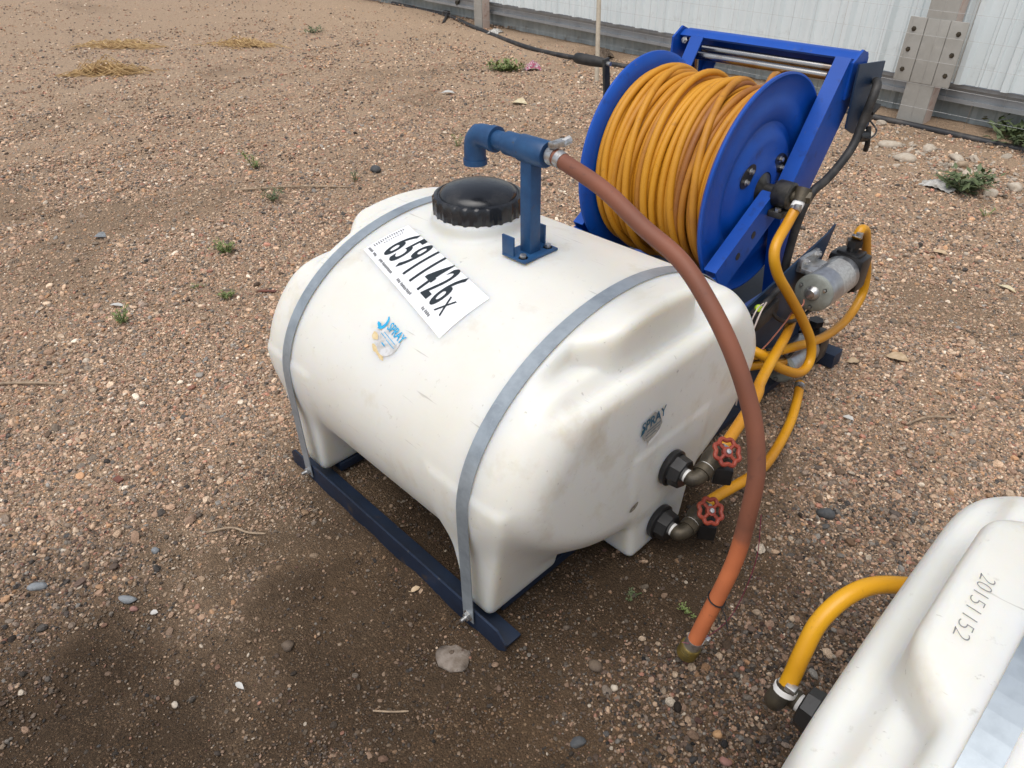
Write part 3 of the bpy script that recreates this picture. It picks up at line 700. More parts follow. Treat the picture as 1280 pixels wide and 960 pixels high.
# skid frame
fr = MB()
def angle_rail(b, x0, x1):
    t = 0.006
    b.prism([(x0, 0.0), (x1 - 0.035, 0.0), (x1, 0.028), (x1, 0.05), (x1 - 0.03, 0.078), (x0 + 0.02, 0.078), (x0, 0.06)][::1], t, Matrix(((1, 0, 0, 0), (0, 0, -1, -0.004), (0, 1, 0, 0), (0, 0, 0, 1))) @ Matrix.Translation((0, 0, 0)))
    b.box(((x0 + x1) / 2, 0.030, 0.009), (x1 - x0 - 0.03, 0.064, t), bev=0.001)
angle_rail(fr, -0.505, 0.52)
front = fr.build('skid_rail', MT['navy'], spr)
for sx in (-1, 1):
    b = MB(); b.box((sx * 0.385, 0.94, 0.030), (0.075, 1.73, 0.030), bev=0.004); b.build('side_rail', MT['navy'], spr)
b = MB(); b.box((0, 1.10, 0.033), (0.69, 0.075, 0.052), bev=0.004); b.build('cross_rail', MT['navy'], spr)
b = MB(); b.box((0, 1.85, 0.033), (1.02, 0.075, 0.06), bev=0.004); b.build('cross_rail', MT['navy'], spr)
# stand that carries the reel and the pumps
for sx in (-1, 1):
    for y in (1.20, 1.72):
        b = MB(); b.box((sx * 0.30, y, 0.205), (0.05, 0.05, 0.29), bev=0.003); b.build('stand_leg', MT['navy'], spr)
b = MB(); b.box((0, 1.46, 0.353), (0.70, 0.60, 0.008), bev=0.002)
for y in (1.16, 1.76): b.box((0, y, 0.325), (0.70, 0.008, 0.05), bev=0.002)
b.build('stand_deck', MT['navy'], spr)

# spout bracket on the tank top
bx, by = 0.095, 0.505; bz = drop(bx, by)
b = MB()
b.box((bx, by, bz + 0.005), (0.085, 0.125, 0.007), bev=0.002)
for sy in (-1, 1): b.box((bx - 0.022, by + sy * 0.058, bz + 0.032), (0.042, 0.006, 0.055), bev=0.001)
brk = b.build('spout_bracket', MT['steelblue'], spr)
for sy in (-1, 1): hexbolt((bx + 0.020, by + sy * 0.046, bz + 0.0085), (0, 0, 1), 0.009, 0, 'bolt', brk)
b = MB(); b.box((bx, by, bz + 0.125), (0.038, 0.038, 0.24), bev=0.004); post = b.build('spout_post', MT['steelblue'], spr)
zc = bz + 0.270
b = MB()
XM = lambda x: frame_to((x, by, zc), (1, 0, 0))
b.lathe([(0.0, -0.20), (0.0235, -0.20), (0.0235, -0.075), (0.0, -0.075)], XM(bx), 24)
b.lathe([(0.0, -0.085), (0.026, -0.085), (0.029, -0.08), (0.029, -0.028), (0.027, -0.022), (0.0, -0.02)], XM(bx), 24)
b.lathe([(0.0, -0.035), (0.028, -0.035), (0.0325, -0.029), (0.0325, 0.050), (0.030, 0.056), (0.020, 0.056), (0.0, 0.050)], XM(bx), 24)
b.build('spout_pipe', MT['steelblue'], spr)
b = MB()
el = [(bx - 0.135, by, zc), (bx - 0.17, by, zc)] + [(bx - 0.17 - 0.035 * math.sin(a), by, zc - 0.035 + 0.035 * math.cos(a)) for a in np.linspace(0.25, PI / 2, 6)] + [(bx - 0.205, by, zc - 0.075)]
b.tube(el, [0.031, 0.029] + [0.029] * 6 + [0.0295], 20)
b.tube([(bx - 0.138, by, zc), (bx - 0.120, by, zc)], 0.0325, 20); b.tube([(bx - 0.205, by, zc - 0.066), (bx - 0.205, by, zc - 0.080)], 0.0320, 20)
b.build('spout_elbow', MT['steelblue'], spr)

# brown-orange hose arching from the spout to the ground
OR = [(bx + 0.055, by - 0.0, zc), (bx + 0.10, by - 0.005, zc), (0.332, 0.485, 1.045), (0.472, 0.462, 1.002), (0.583, 0.45, 0.958), (0.674, 0.44, 0.893), (0.75, 0.435, 0.804), (0.812, 0.43, 0.697), (0.845, 0.42, 0.614), (0.867, 0.405, 0.523), (0.875, 0.38, 0.398), (0.872, 0.350, 0.265), (0.855, 0.318, 0.105), (0.848, 0.312, 0.060)]
pp = spline(OR, 10); nP = len(pp)
tones = [0.20 + 0.12 * math.sin(i * 0.37) if i < nP * 0.74 else min(0.86, 0.40 + (i - nP * 0.74) * 0.08) + 0.06 * math.sin(i * 0.9) for i in range(nP)]
rk = random.Random(3)
pp = [p + Vector((0.0013 * math.sin(i * 0.31 + 1), 0.002 * math.sin(i * 0.19), 0.0013 * math.sin(i * 0.37))) if 8 < i < nP - 8 else p for i, p in enumerate(pp)]
b = MB(); b.tube(pp[2:], 0.0188, 20, tones[2:]); oh = b.build('suction_hose', MT['orangehose'], spr)
b = MB(); b.tube(pp[3:9], 0.0215, 20); b.tube([pp[9], pp[11]], 0.0205, 20)
dclip = (pp[7] - pp[5]).normalized()
b.box(pp[7] + Vector((0.0, 0.012, 0.028)), (0.022, 0.05, 0.014), bev=0.003); b.lathe([(0, 0.012), (0.010, 0.010), (0.010, -0.012), (0, -0.012)], frame_to(pp[7] + Vector((0.006, 0.035, 0.030)), (0.3, 1, 0.3)), 8)
b.build('hose_clamp', MT['zinc'], oh)
b = MB(); e0 = pp[-1]; dd = (pp[-1] - pp[-4]).normalized()
b.tube([e0 - dd * 0.035, e0 - dd * 0.002], 0.0208, 20); b.box(e0 - dd * 0.02 + Vector((0.018, 0.018, 0.012)), (0.025, 0.014, 0.02), bev=0.003); b.build('hose_clamp', MT['zinc'], oh)
b = MB(); b.lathe([(0.016, 0.0), (0.024, 0.0), (0.026, 0.004), (0.024, 0.008), (0.026, 0.012), (0.024, 0.016), (0.026, 0.02), (0.026, 0.036), (0.019, 0.036), (0.017, 0.01)], frame_to(e0 - dd * 0.004, dd), 24)
b.build('hose_coupling', mat('brass_coupling', (0.20, 0.14, 0.035), 0.42, 0.5, var=(0.10, 0.08, 0.03), vscale=40), oh)
# tie wire round the hose and the purple wire hanging along it
i_t = int(nP * 0.86); b = MB()
Mt = frame_to(pp[i_t], pp[i_t + 1] - pp[i_t - 1]); b.tube([Mt @ Vector((0.0212 * math.cos(a), 0.0212 * math.sin(a), 0.004 * math.cos(a))) for a in np.linspace(0, 2 * PI, 20)[:-1]], 0.002, 6, closed=True)
b.tube([Mt @ Vector((0.0212, 0, 0.004)), Mt @ Vector((0.05, 0.01, 0.0)), Mt @ Vector((0.085, 0.03, -0.004))], 0.0018, 5)
b.build('cable_tie', MT['black'], oh)
b = MB(); b.tube(spline([pp[int(nP * .72)] + Vector((.02, .02, 0)), pp[int(nP * .80)] + Vector((.035, .03, 0)), pp[int(nP * .88)] + Vector((.04, .035, 0)), pp[int(nP * .94)] + Vector((.012, -.005, .015)), Vector((0.835, 0.285, 0.09))], 8), 0.0010, 5)
b.build('loose_wire', MT['wirepurple'], oh)

# outlet fittings and gate valves on the right end
def gate_valve(z0, y0, xf, turn, ang):
    v = Vector
    p = v((xf, y0, z0))
    bk = MB(); bk.lathe([(0.0, 0.0), (0.050, 0.0), (0.053, 0.004), (0.053, 0.016), (0.046, 0.020)], frame_to(p, (1, 0, 0)), 32)
    bk.lathe([(0.046, 0.018), (0.042, 0.050), (0.038, 0.053), (0.0, 0.053)], frame_to(p, (1, 0, 0)), 8)
    root = bk.build('bulkhead_fitting', MT['black'], spr)
    t = MB(); t.tube([p + v((0.045, 0, 0)), p + v((0.072, 0, 0))], 0.019, 16); t.build('thread_tape', MT['tape'], root)
    e = MB(); d = v((math.cos(ang), math.sin(ang), turn)).normalized()
    pe = spline([p + v((0.062, 0, 0)), p + v((0.074, 0, 0)), p + v((0.084, 0, 0)) + d * 0.018, p + v((0.084, 0, 0)) + d * 0.045], 6)
    e.tube(pe, 0.0215, 16); e.tube([pe[-1] - d * 0.018, pe[-1] + d * 0.004], 0.026, 16); e.build('elbow', MT['brass'], root)
    c = pe[-1] + d * 0.002
    r2 = MB(); r2.tube([c, c + d * 0.008], 0.0225, 16); r2.build('thread_ring', MT['tape'], root)
    b2 = MB(); b2.tube([c + d * 0.006, c + d * 0.03, c + d * 0.055, c + d * 0.08], [0.024, 0.031, 0.031, 0.024], 18)
    vc = c + d * 0.043
    up = v((0.58, -0.22, 0.80)).normalized()
    b2.tube([vc, vc + up * 0.045], [0.022, 0.017], 14); b2.lathe([(0, 0.012), (0.020, 0.012), (0.020, 0), (0.0, 0)], frame_to(vc + up * 0.030, up), 6)
    b2.build('valve_body', MT['brass'], root)
    bb = MB(); q = vc - v((0, 0, 0.03)) + v((0.03, 0.0, 0.0)); bb.box(q, (0.052, 0.052, 0.055), Matrix.Rotation(0.6, 3, 'Z'), 0.008); bb.build('drain_plug', MT['black'], root)
    s = MB(); s.tube([vc + up * 0.04, vc + up * 0.072], 0.005, 10); s.lathe([(0, 0.008), (0.007, 0.007), (0.009, 0)], frame_to(vc + up * 0.070, up), 6); s.build('valve_stem', MT['zinc'], root)
    w = MB(); Mw = frame_to(vc + up * 0.066, up)
    rim = [Mw @ v(((0.0345 + 0.003 * math.cos(8 * a)) * math.cos(a), (0.0345 + 0.003 * math.cos(8 * a)) * math.sin(a), 0)) for a in np.linspace(0, 2 * PI, 65)[:-1]]
    w.tube(rim, 0.0062, 8, closed=True)
    for k in range(4):
        a = k * PI / 2 + 0.4; w.tube([Mw @ v((0.009 * math.cos(a), 0.009 * math.sin(a), 0.0)), Mw @ v((0.033 * math.cos(a), 0.033 * math.sin(a), 0))], [0.0055, 0.0045], 6)
    w.lathe([(0.0055, 0.006), (0.014, 0.005), (0.014, -0.005), (0.0055, -0.006)], Mw, 16)
    w.build('handwheel', MT['redwheel'], root)
    return c + d * 0.085, d
x1 = press(0.572, 0.308); x2 = press(0.564, 0.102)
v1, d1 = gate_valve(0.308, 0.572, x1, 0.30, math.radians(92))
v2, d2 = gate_valve(0.102, 0.564, x2, 0.16, math.radians(92))

def hose(name, pts, r=0.0165, tone=(0.35, 0.75), parent=spr, clamp=(True, True), m='yellowhose'):
    p = spline(pts, 10); n_ = len(p); ph = random.uniform(0, 6)
    t = [tone[0] + (tone[1] - tone[0]) * (0.5 + 0.5 * math.sin(ph + i * 0.16)) for i in range(n_)]
    b = MB(); b.tube(p, r, 16, t); o = b.build(name, MT[m], parent)
    for f, k in zip(clamp, (0, -1)):
        if f:
            a, c = (p[1], p[3]) if k == 0 else (p[-4], p[-2])
            q = MB(); q.tube([a, c], r * 1.13, 16); mid = (a + c) / 2; q.box(mid + Vector((0.5, -0.5, 0.7)).normalized() * r * 1.2, (0.02, 0.016, 0.014), bev=0.002); q.build('hose_clamp', MT['zinc'], o)
    return o
hose('feed_hose', [v1 - d1 * 0.01, v1 + d1 * 0.03, (0.615, 0.90, 0.390), (0.585, 0.98, 0.390), (0.54, 1.136, 0.377), (0.48, 1.348, 0.346), (0.43, 1.50, 0.333)], clamp=(True, False))
hose('feed_hose', [v2 - d2 * 0.01, v2 + d2 * 0.03, (0.662, 0.92, 0.118), (0.64, 1.078, 0.079), (0.60, 1.265, 0.070), (0.56, 1.392, 0.080), (0.52, 1.49, 0.10)])
hose('delivery_hose', [(0.406, 1.368, 0.775), (0.41, 1.322, 0.738), (0.43, 1.225, 0.690), (0.45, 1.231, 0.615), (0.475, 1.311, 0.511), (0.50, 1.404, 0.394), (0.525, 1.472, 0.283), (0.54, 1.462, 0.212), (0.54, 1.388, 0.205), (0.52, 1.262, 0.278), (0.48, 1.187, 0.345), (0.40, 1.16, 0.36), (0.26, 1.13, 0.33)], tone=(0.5, 0.8), clamp=(True, False))
hose('delivery_hose', [(0.482, 1.742, 0.575), (0.483, 1.765, 0.602), (0.485, 1.815, 0.575), (0.487, 1.880, 0.475), (0.49, 1.95, 0.36), (0.495, 1.95, 0.270), (0.50, 1.84, 0.212), (0.50, 1.642, 0.220), (0.47, 1.471, 0.242), (0.43, 1.35, 0.252), (0.36, 1.27, 0.24), (0.25, 1.18, 0.22)], tone=(0.4, 0.75), clamp=(True, False))
hose('return_hose', [(0.47, 1.65, 0.13), (0.46, 1.57, 0.15), (0.45, 1.47, 0.171), (0.42, 1.339, 0.205), (0.35, 1.26, 0.19), (0.26, 1.18, 0.17)], tone=(0.3, 0.6), clamp=(True, False))

# pumps with their motors
def pump(c, L, r, plate):
    c = Vector(c)
    b = MB(); MY = frame_to(c, (0, 1, 0))
    b.lathe([(0.0, 0.012), (r * 0.97, 0.012), (r, 0.018), (r, L), (r * 0.96, L + 0.006), (0, L + 0.006)], MY, 36)
    root = b.build('pump_motor', MT['alu'], spr)
    b = MB(); b.lathe([(0.0, -0.004), (r * 0.86, -0.004), (r * 0.98, 0.002), (r * 0.985, 0.016), (0, 0.016)], MY, 36); b.build('motor_cap', MT['greyend'], root)
    b = MB(); b.lathe([(0.0, -0.024), (r * 0.24, -0.022), (r * 0.34, -0.012), (r * 0.42, -0.003), (r * 0.42, 0.004), (0, 0.004)], frame_to(c + Vector((0.0, 0, r * 0.05)), (0, 1, 0)), 20); b.build('shaft_cover', MT['zinc'], root)
    for k in range(3):
        a = 0.6 + k * 2.1; hexbolt(c + Vector((r * 0.72 * math.cos(a), -0.004, r * 0.72 * math.sin(a))), (0, -1, 0), 0.005, 0, 'bolt', root)
    b = MB(); b.lathe([(r * 1.003, L * 0.42), (r * 1.006, L * 0.43), (r * 1.006, L * 0.86), (r * 1.003, L * 0.87)], MY, 36)
    me = b.mesh('rating_plate')
    bm = bmesh.new(); bm.from_mesh(me)
    bmesh.ops.delete(bm, geom=[f for f in bm.faces if (f.calc_center_median() - c).dot(Vector((0.75, 0, 0.66))) < r * 0.55], context='FACES'); bm.to_mesh(me); bm.free()
    link('rating_plate', me, MT['plate'], root)
    b = MB(); b.box(c + Vector((0, L + 0.05, 0)), (r * 1.9, 0.085, r * 1.9), bev=0.014)
    for s in (-1, 1): b.box(c + Vector((0, L + 0.05, s * r * 0.95)), (r * 1.3, 0.06, 0.02), bev=0.006)
    b.build('pump_head', MT['black'], root)
    b = MB(); b.tube([c + Vector((0, L + 0.05, r * 0.7)), c + Vector((0, L + 0.05, r * 1.55))], 0.02, 14); b.lathe([(0.0, 0.01), (0.028, 0.01), (0.028, -0.012), (0.0, -0.012)], Matrix.Translation(c + Vector((0, L + 0.05, r * 1.55))), 6); b.build('port_fitting', MT['black'], root)
    return root
p1 = pump((0.482, 1.480, 0.458), 0.21, 0.066, True)
p2 = pump((0.435, 1.47, 0.135), 0.20, 0.060, False)
# pump mounting plate
b = MB(); Mx = Matrix(((0, 0, 1, 0.392), (1, 0, 0, 0), (0, 1, 0, 0), (0, 0, 0, 1)))
b.prism([(1.19, 0.10), (1.66, 0.10), (1.70, 0.47), (1.755, 0.60), (1.70, 0.58), (1.20, 0.485)], 0.007, Mx); plate = b.build('pump_plate', MT['midblue'], spr)
b = MB(); b.box((0.425, 1.56, 0.512), (0.06, 0.12, 0.018), bev=0.006); b.box((0.408, 1.56, 0.53), (0.018, 0.13, 0.05), bev=0.006); b.build('motor_bracket', MT['zinc'], plate)
for y in (1.525, 1.605): hexbolt((0.418, y, 0.542), (1, 0, 0), 0.012, 0.014, 'bolt', plate)
b = MB(); b.box((0.415, 1.27, 0.44), (0.05, 0.14, 0.06), Matrix.Rotation(0.15, 3, 'X'), 0.012); b.tube(spline([(0.42, 1.20, 0.46), (0.43, 1.27, 0.50), (0.425, 1.36, 0.51), (0.42, 1.42, 0.46)], 8), 0.011, 10); b.build('switch_box', MT['rubber'], plate)
b = MB(); b.lathe([(0, 0.016), (0.011, 0.014), (0.013, 0.0), (0, 0)], frame_to((0.43, 1.205, 0.49), (0.5, -0.7, 0.5)), 16); b.build('connector_cap', MT['lime'], plate)
b = MB(); b.tube(spline([(0.44, 1.23, 0.505), (0.455, 1.17, 0.50), (0.46, 1.13, 0.44), (0.455, 1.12, 0.36), (0.45, 1.14, 0.28), (0.46, 1.13, 0.16)], 8), 0.0028, 6)
b.tube(spline([(0.44, 1.21, 0.51), (0.45, 1.15, 0.515), (0.45, 1.125, 0.47), (0.445, 1.13, 0.39)], 8), 0.0022, 6); b.build('pale_wire', MT['wirepale'], plate)
b = MB(); b.tube(spline([(0.47, 1.45, 0.44), (0.49, 1.40, 0.45), (0.485, 1.36, 0.435), (0.47, 1.38, 0.42), (0.46, 1.36, 0.38), (0.445, 1.28, 0.315), (0.44, 1.20, 0.32), (0.43, 1.15, 0.34)], 8), 0.0028, 6); b.build('pink_wire', MT['wirepink'], plate)
b = MB(); b.tube(spline([(0.43, 1.28, 0.46), (0.45, 1.34, 0.40), (0.46, 1.44, 0.36), (0.455, 1.56, 0.345), (0.45, 1.68, 0.37), (0.47, 1.74, 0.42)], 8), 0.007, 8); b.build('pump_cable', MT['rubber'], plate)
b = MB(); b.tube(spline([(0.45, 1.30, 0.30), (0.46, 1.38, 0.27), (0.46, 1.46, 0.20), (0.45, 1.54, 0.19)], 8), 0.006, 8); b.build('pump_cable', MT['rubber'], plate)

# ------------------------------------------------------------------ the hose reel
XC, RX, RY, RZ = 0.036, 0.2265, 1.385, 0.795; RS = 0.345 / 0.368
def beam(p, q, w, d, t, material, name, parent, side=1):
    """open channel from p to q in a plane x = const: web of width w, flanges of depth d"""
    p, q = Vector(p), Vector(q); ax = (q - p).normalized(); xx = Vector((side, 0, 0)); yy = ax.cross(xx).normalized()
    prof = [(-w / 2, 0), (w / 2, 0), (w / 2, d), (w / 2 - t, d), (w / 2 - t, t), (-w / 2 + t, t), (-w / 2 + t, d), (-w / 2, d)]
    Mb = Matrix((yy, -xx, ax)).transposed().to_4x4(); Mb.translation = p
    b = MB(); b.prism(prof, (q - p).length, Mb); return b, Mb
def side_frame(s):
    x = XC + s * 0.290
    b, _ = beam((x, 1.110, 0.575), (x, 1.405, 0.762), 0.105, 0.042, 0.005, None, '', None, s)
    o = b.build('lower_arm', MT['blue'], spr)
    b, _ = beam((x - s * 0.002, 1.125, 0.36), (x - s * 0.002, 1.125, 0.60), 0.09, 0.04, 0.005, None, '', None, s); b.build('front_leg', MT['blue'], spr)
    for f in (0.32, 0.58):
        c = Vector((x + s * 0.0012, 1.110 + 0.295 * f, 0.575 + 0.187 * f)); h = MB()
        h.lathe([(0.0, 0.0), (0.0125, 0.0), (0.0125, -0.004), (0.0, -0.004)], frame_to(c, (s, 0, 0)), 16); h.build('bolt_hole', MT['black'], o)
    b, _ = beam((x + s * 0.004, 1.520, 0.735), (x + s * 0.004, 1.755, 1.105), 0.150, 0.05, 0.005, None, '', None, s); b.build('upper_arm', MT['blue'], spr)
    b, _ = beam((x - s * 0.003, 1.48, 0.80), (x - s * 0.003, 1.58, 0.36), 0.09, 0.04, 0.005, None, '', None, s); b.build('rear_leg', MT['blue'], spr)
    b = MB(); b.box((x - s * 0.012, 1.40, 0.365), (0.06, 0.62, 0.012), bev=0.002); b.build('base_flange', MT['blue'], spr)
for s in (-1, 1): side_frame(s)
# top channel with the roller guide
b = MB(); Mxx = Matrix(((0, 0, 1, -0.335), (1, 0, 0, 0), (0, 1, 0, 0), (0, 0, 0, 1)))
b.prism([(1.735, 1.135), (1.76, 1.15), (1.80, 1.15), (1.815, 1.13), (1.815, 1.06), (1.808, 1.06), (1.808, 1.125), (1.795, 1.142), (1.765, 1.142), (1.742, 1.128)], 0.67, Mxx)
topc = b.build('top_channel', MT['blue'], spr)
b = MB(); b.prism([(1.70, 1.02), (1.81, 1.03), (1.80, 1.145), (1.755, 1.162), (1.70, 1.13)], 0.008, Matrix.Translation((-0.01, 0, 0)) @ Mxx); b.build('end_gusset', MT['blue'], topc)
b = MB(); b.prism([(1.70, 1.02), (1.81, 1.03), (1.80, 1.145), (1.755, 1.162), (1.70, 1.13)], 0.008, Matrix.Translation((0.665, 0, 0)) @ Mxx); b.build('end_gusset', MT['blue'], topc)
for dy, dz in ((0.0, 0.0), (0.045, 0.016)):
    b = MB(); b.tube([(-0.235, 1.70 + dy, 1.082 + dz), (0.265, 1.70 + dy, 1.082 + dz)], 0.0135, 18); b.build('roller', MT['chrome'], topc)
for x in (-0.245, 0.275):
    b = MB(); b.tube([(x, 1.715, 1.085), (x, 1.73, 0.965)], 0.0135, 14); b.build('roller', MT['chrome'], topc)
b = MB(); b.tube([(-0.245, 1.72, 0.965), (0.275, 1.72, 0.965)], 0.008, 10); b.build('guide_bar', MT['darkiron'], topc)
for x in (-0.315, 0.30): hexbolt((x, 1.738, 1.118), (0, -1, 0.3), 0.008, 0, 'bolt', topc)
# drum
drum = MB(); drum.lathe([(0.0, -0.22), (0.16, -0.22), (0.16, 0.22), (0.0, 0.22)], frame_to((XC, RY, RZ), (1, 0, 0)), 48)
drum = drum.build('reel_drum', MT['blue'], spr)
def flange(s):
    b = MB()
    prof = [(0.055, 0.012), (0.085, 0.012), (0.10, 0.006), (0.150, 0.006), (0.180, 0.004), (0.198, -0.010), (0.215, -0.011), (0.228, -0.002), (0.262, 0.004), (0.285, 0.0), (0.30, -0.004), (0.335, -0.002), (0.352, 0.004), (0.362, 0.014), (0.3685, 0.012), (0.368, 0.004), (0.356, -0.006), (0.33, -0.010), (0.24, -0.016), (0.20, -0.018), (0.055, -0.008)]
    b.lathe([(r * RS, z) for r, z in prof], frame_to((XC + s * RX, RY, RZ), (s, 0, 0)), 96, closed=True)
    return b.build('reel_flange', MT['blue'], drum)
for s in (-1, 1): flange(s)
for k in range(3):
    a = 0.5 + k * 2 * PI / 3
    b = MB(); Mo = frame_to((XC + RX + 0.0075, RY + 0.118 * math.cos(a), RZ + 0.118 * math.sin(a)), (1, 0, 0)) @ Matrix.Rotation(-a, 4, 'Z')
    b.lathe([(0.0, 0.0005), (0.030, 0.0005), (0.030, -0.003), (0.0, -0.003)], Mo @ Matrix.Scale(1.5, 4, (1, 0, 0)), 24); b.build('flange_opening', MT['black'], drum)
    for q in (0, 1): hexbolt((XC + RX + 0.009, RY + 0.118 * math.cos(a + 0.15 * (q - .5) * 2), RZ + 0.118 * math.sin(a + 0.15 * (q - .5) * 2)), (1, 0, 0), 0.007, 0.01, 'bolt', drum)
# hub, swivel joint
b = MB(); Mh = frame_to((XC + RX, RY, RZ), (1, 0, 0))
b.lathe([(0.0, -0.004), (0.047, -0.004), (0.05, 0.010), (0.030, 0.018), (0.021, 0.025), (0.021, 0.075), (0.0, 0.075)], Mh, 28); b.build('hub', MT['darkiron'], drum)
b = MB(); b.lathe([(0.0, 0.06), (0.038, 0.06), (0.042, 0.066), (0.042, 0.112), (0.036, 0.118), (0.0, 0.118)], Mh, 24); b.box((XC + RX + 0.09, RY, RZ - 0.055), (0.05, 0.09, 0.02), bev=0.004)
sw = b.build('bearing_block', MT['darkiron'], spr)
for y in (-0.03, 0.03): hexbolt((XC + RX + 0.092, RY + y, RZ - 0.045), (0, 0, 1), 0.010, 0, 'bolt', sw)
b = MB(); b.tube([(XC + RX + 0.10, RY, RZ), (XC + RX + 0.135, RY, RZ)], 0.019, 16); b.tube([(0.402, RY + 0.016, RZ + 0.028), (0.405, RY - 0.004, RZ - 0.008)], 0.024, 16); b.tube([(0.39, RY, RZ + 0.004), (0.432, RY + 0.012, RZ + 0.006)], 0.020, 6); b.build('swivel_joint', MT['brass'], sw)
b = MB(); b.tube([(0.405, RY - 0.002, RZ - 0.004), (0.406, RY - 0.022, RZ - 0.024)], 0.0185, 16); b.build('thread_tape', MT['tape'], sw)
# crank on the far side
b = MB(); b.box((-0.345, 1.345, 0.93), (0.010, 0.030, 0.36), Matrix.Rotation(math.radians(8), 3, 'X'), 0.003); b.box((-0.345, 1.375, 0.77), (0.010, 0.05, 0.05), bev=0.003); b.lathe([(0, 0.01), (0.02, 0.01), (0.02, -0.05), (0, -0.05)], frame_to((-0.345, RY, RZ), (-1, 0, 0)), 16)
crank = b.build('crank_arm', MT['rubber'], spr)
b = MB(); b.lathe([(0.0, -0.002), (0.013, -0.002), (0.0155, 0.01), (0.018, 0.05), (0.0185, 0.115), (0.016, 0.128), (0.0, 0.131)], frame_to((-0.352, 1.322, 1.092), (-1, 0, 0)), 20); b.build('crank_grip', MT['rubber'], crank)
b = MB(); b.tube([(-0.34, 1.322, 1.092), (-0.325, 1.322, 1.092)], 0.007, 8); b.build('crank_pin', MT['zinc'], crank)
b = MB(); b.tube([(-0.34, RY, RZ), (-0.16, RY, RZ)], 0.016, 12); b.build('crank_shaft', MT['darkiron'], crank)
# switch plate and cable at the top right of the reel frame
b = MB(); b.prism([(1.70, 1.13), (1.905, 1.112), (1.915, 0.905), (1.90, 0.893), (1.79, 0.90), (1.72, 0.93)], 0.006, Matrix(((0, 0, 1, 0.352), (1, 0, 0, 0), (0, 1, 0, 0), (0, 0, 0, 1))))
sp = b.build('switch_plate', MT['midblue'], spr)
b = MB(); b.box((0.372, 1.845, 0.955), (0.022, 0.035, 0.045), bev=0.004); b.box((0.386, 1.845, 0.975), (0.02, 0.05, 0.012), Matrix.Rotation(0.4, 3, 'X'), 0.003); b.build('toggle_switch', MT['rubber'], sp)
b = MB(); b.tube(spline([(0.37, 1.84, 1.06), (0.39, 1.80, 1.055), (0.395, 1.775, 1.02), (0.39, 1.765, 0.95), (0.39, 1.735, 0.88), (0.385, 1.67, 0.825), (0.38, 1.60, 0.79), (0.375, 1.54, 0.77), (0.365, 1.51, 0.70), (0.36, 1.50, 0.58), (0.36, 1.50, 0.45)], 8), 0.0145, 12)
cab = b.build('cable_conduit', MT['rubber'], sp)
b = MB(); b.tube(spline([(0.40, 1.80, 0.93), (0.41, 1.80, 0.88), (0.405, 1.815, 0.85)], 6), 0.009, 8); b.tube([(0.39, 1.75, 0.905), (0.40, 1.79, 0.90)], 0.018, 10); b.build('cable_tail', MT['black'], sp)
b = MB(); b.tube(spline([(0.39, 1.75, 0.91), (0.42, 1.78, 0.90), (0.41, 1.85, 0.91), (0.375, 1.85, 0.94)], 8), 0.003, 6); b.build('switch_lead', MT['black'], sp)
# hose wound on the drum
b = MB(); hr = 0.0112; SEG = 72
def wind(radius, n_w, jit, slant, seed, gap=0.0):
    r2 = random.Random(seed); pts = []; tn = []
    xs = np.linspace(-RX + 0.024, RX - 0.024, n_w); xs = xs + np.array([r2.uniform(-jit, jit) for _ in xs])
    amp = [r2.uniform(-slant, slant) for _ in xs]; rj = [r2.uniform(-0.006, 0.010) for _ in xs]
    tv = [min(0.98, max(0.05, r2.choice((0.16, 0.42, 0.5, 0.6, 0.7, 0.75, 0.85)) + r2.uniform(-.08, .08))) for _ in xs]
    for i in range(n_w - 1):
        for k in range(SEG):
            u = k / SEG; a = 2 * PI * u
            w = sm(0.0, 1.0, u)
            x = xs[i] * (1 - w) + xs[i + 1] * w + (amp[i] * (1 - w) + amp[i + 1] * w) * math.sin(a + 0.8)
            x = max(-RX + 0.018, min(RX - 0.018, x))
            r = radius + (rj[i] * (1 - w) + rj[i + 1] * w)
            pts.append((x + XC, RY + r * math.cos(a), RZ + r * math.sin(a))); tn.append(tv[i] * (1 - w) + tv[i + 1] * w)
    return pts, tn
for rad, nw, j, sl_, sd_ in ((0.250, 20, 0.001, 0.002, 1), (0.269, 19, 0.003, 0.008, 2), (0.285, 18, 0.013, 0.026, 4)):
    pts, tn = wind(rad, nw, j, sl_, sd_); b.tube(pts, hr if rad < 0.3 else hr * 1.08, 10, tn)
pts, tn = wind(0.3005, 6, 0.02, 0.055, 9); b.tube(pts, hr * 1.05, 10, tn)        # slack turns lying across the others
b.build('wound_hose', MT['reelhose'], spr)
b = MB(); b.tube(spline([(0.15, 1.52, 1.045), (0.12, 1.62, 1.075), (0.10, 1.72, 1.05), (0.10, 1.79, 1.00), (0.09, 1.84, 0.93)], 6), hr, 10, None); b.build('hose_end', MT['yellowhose'], spr)

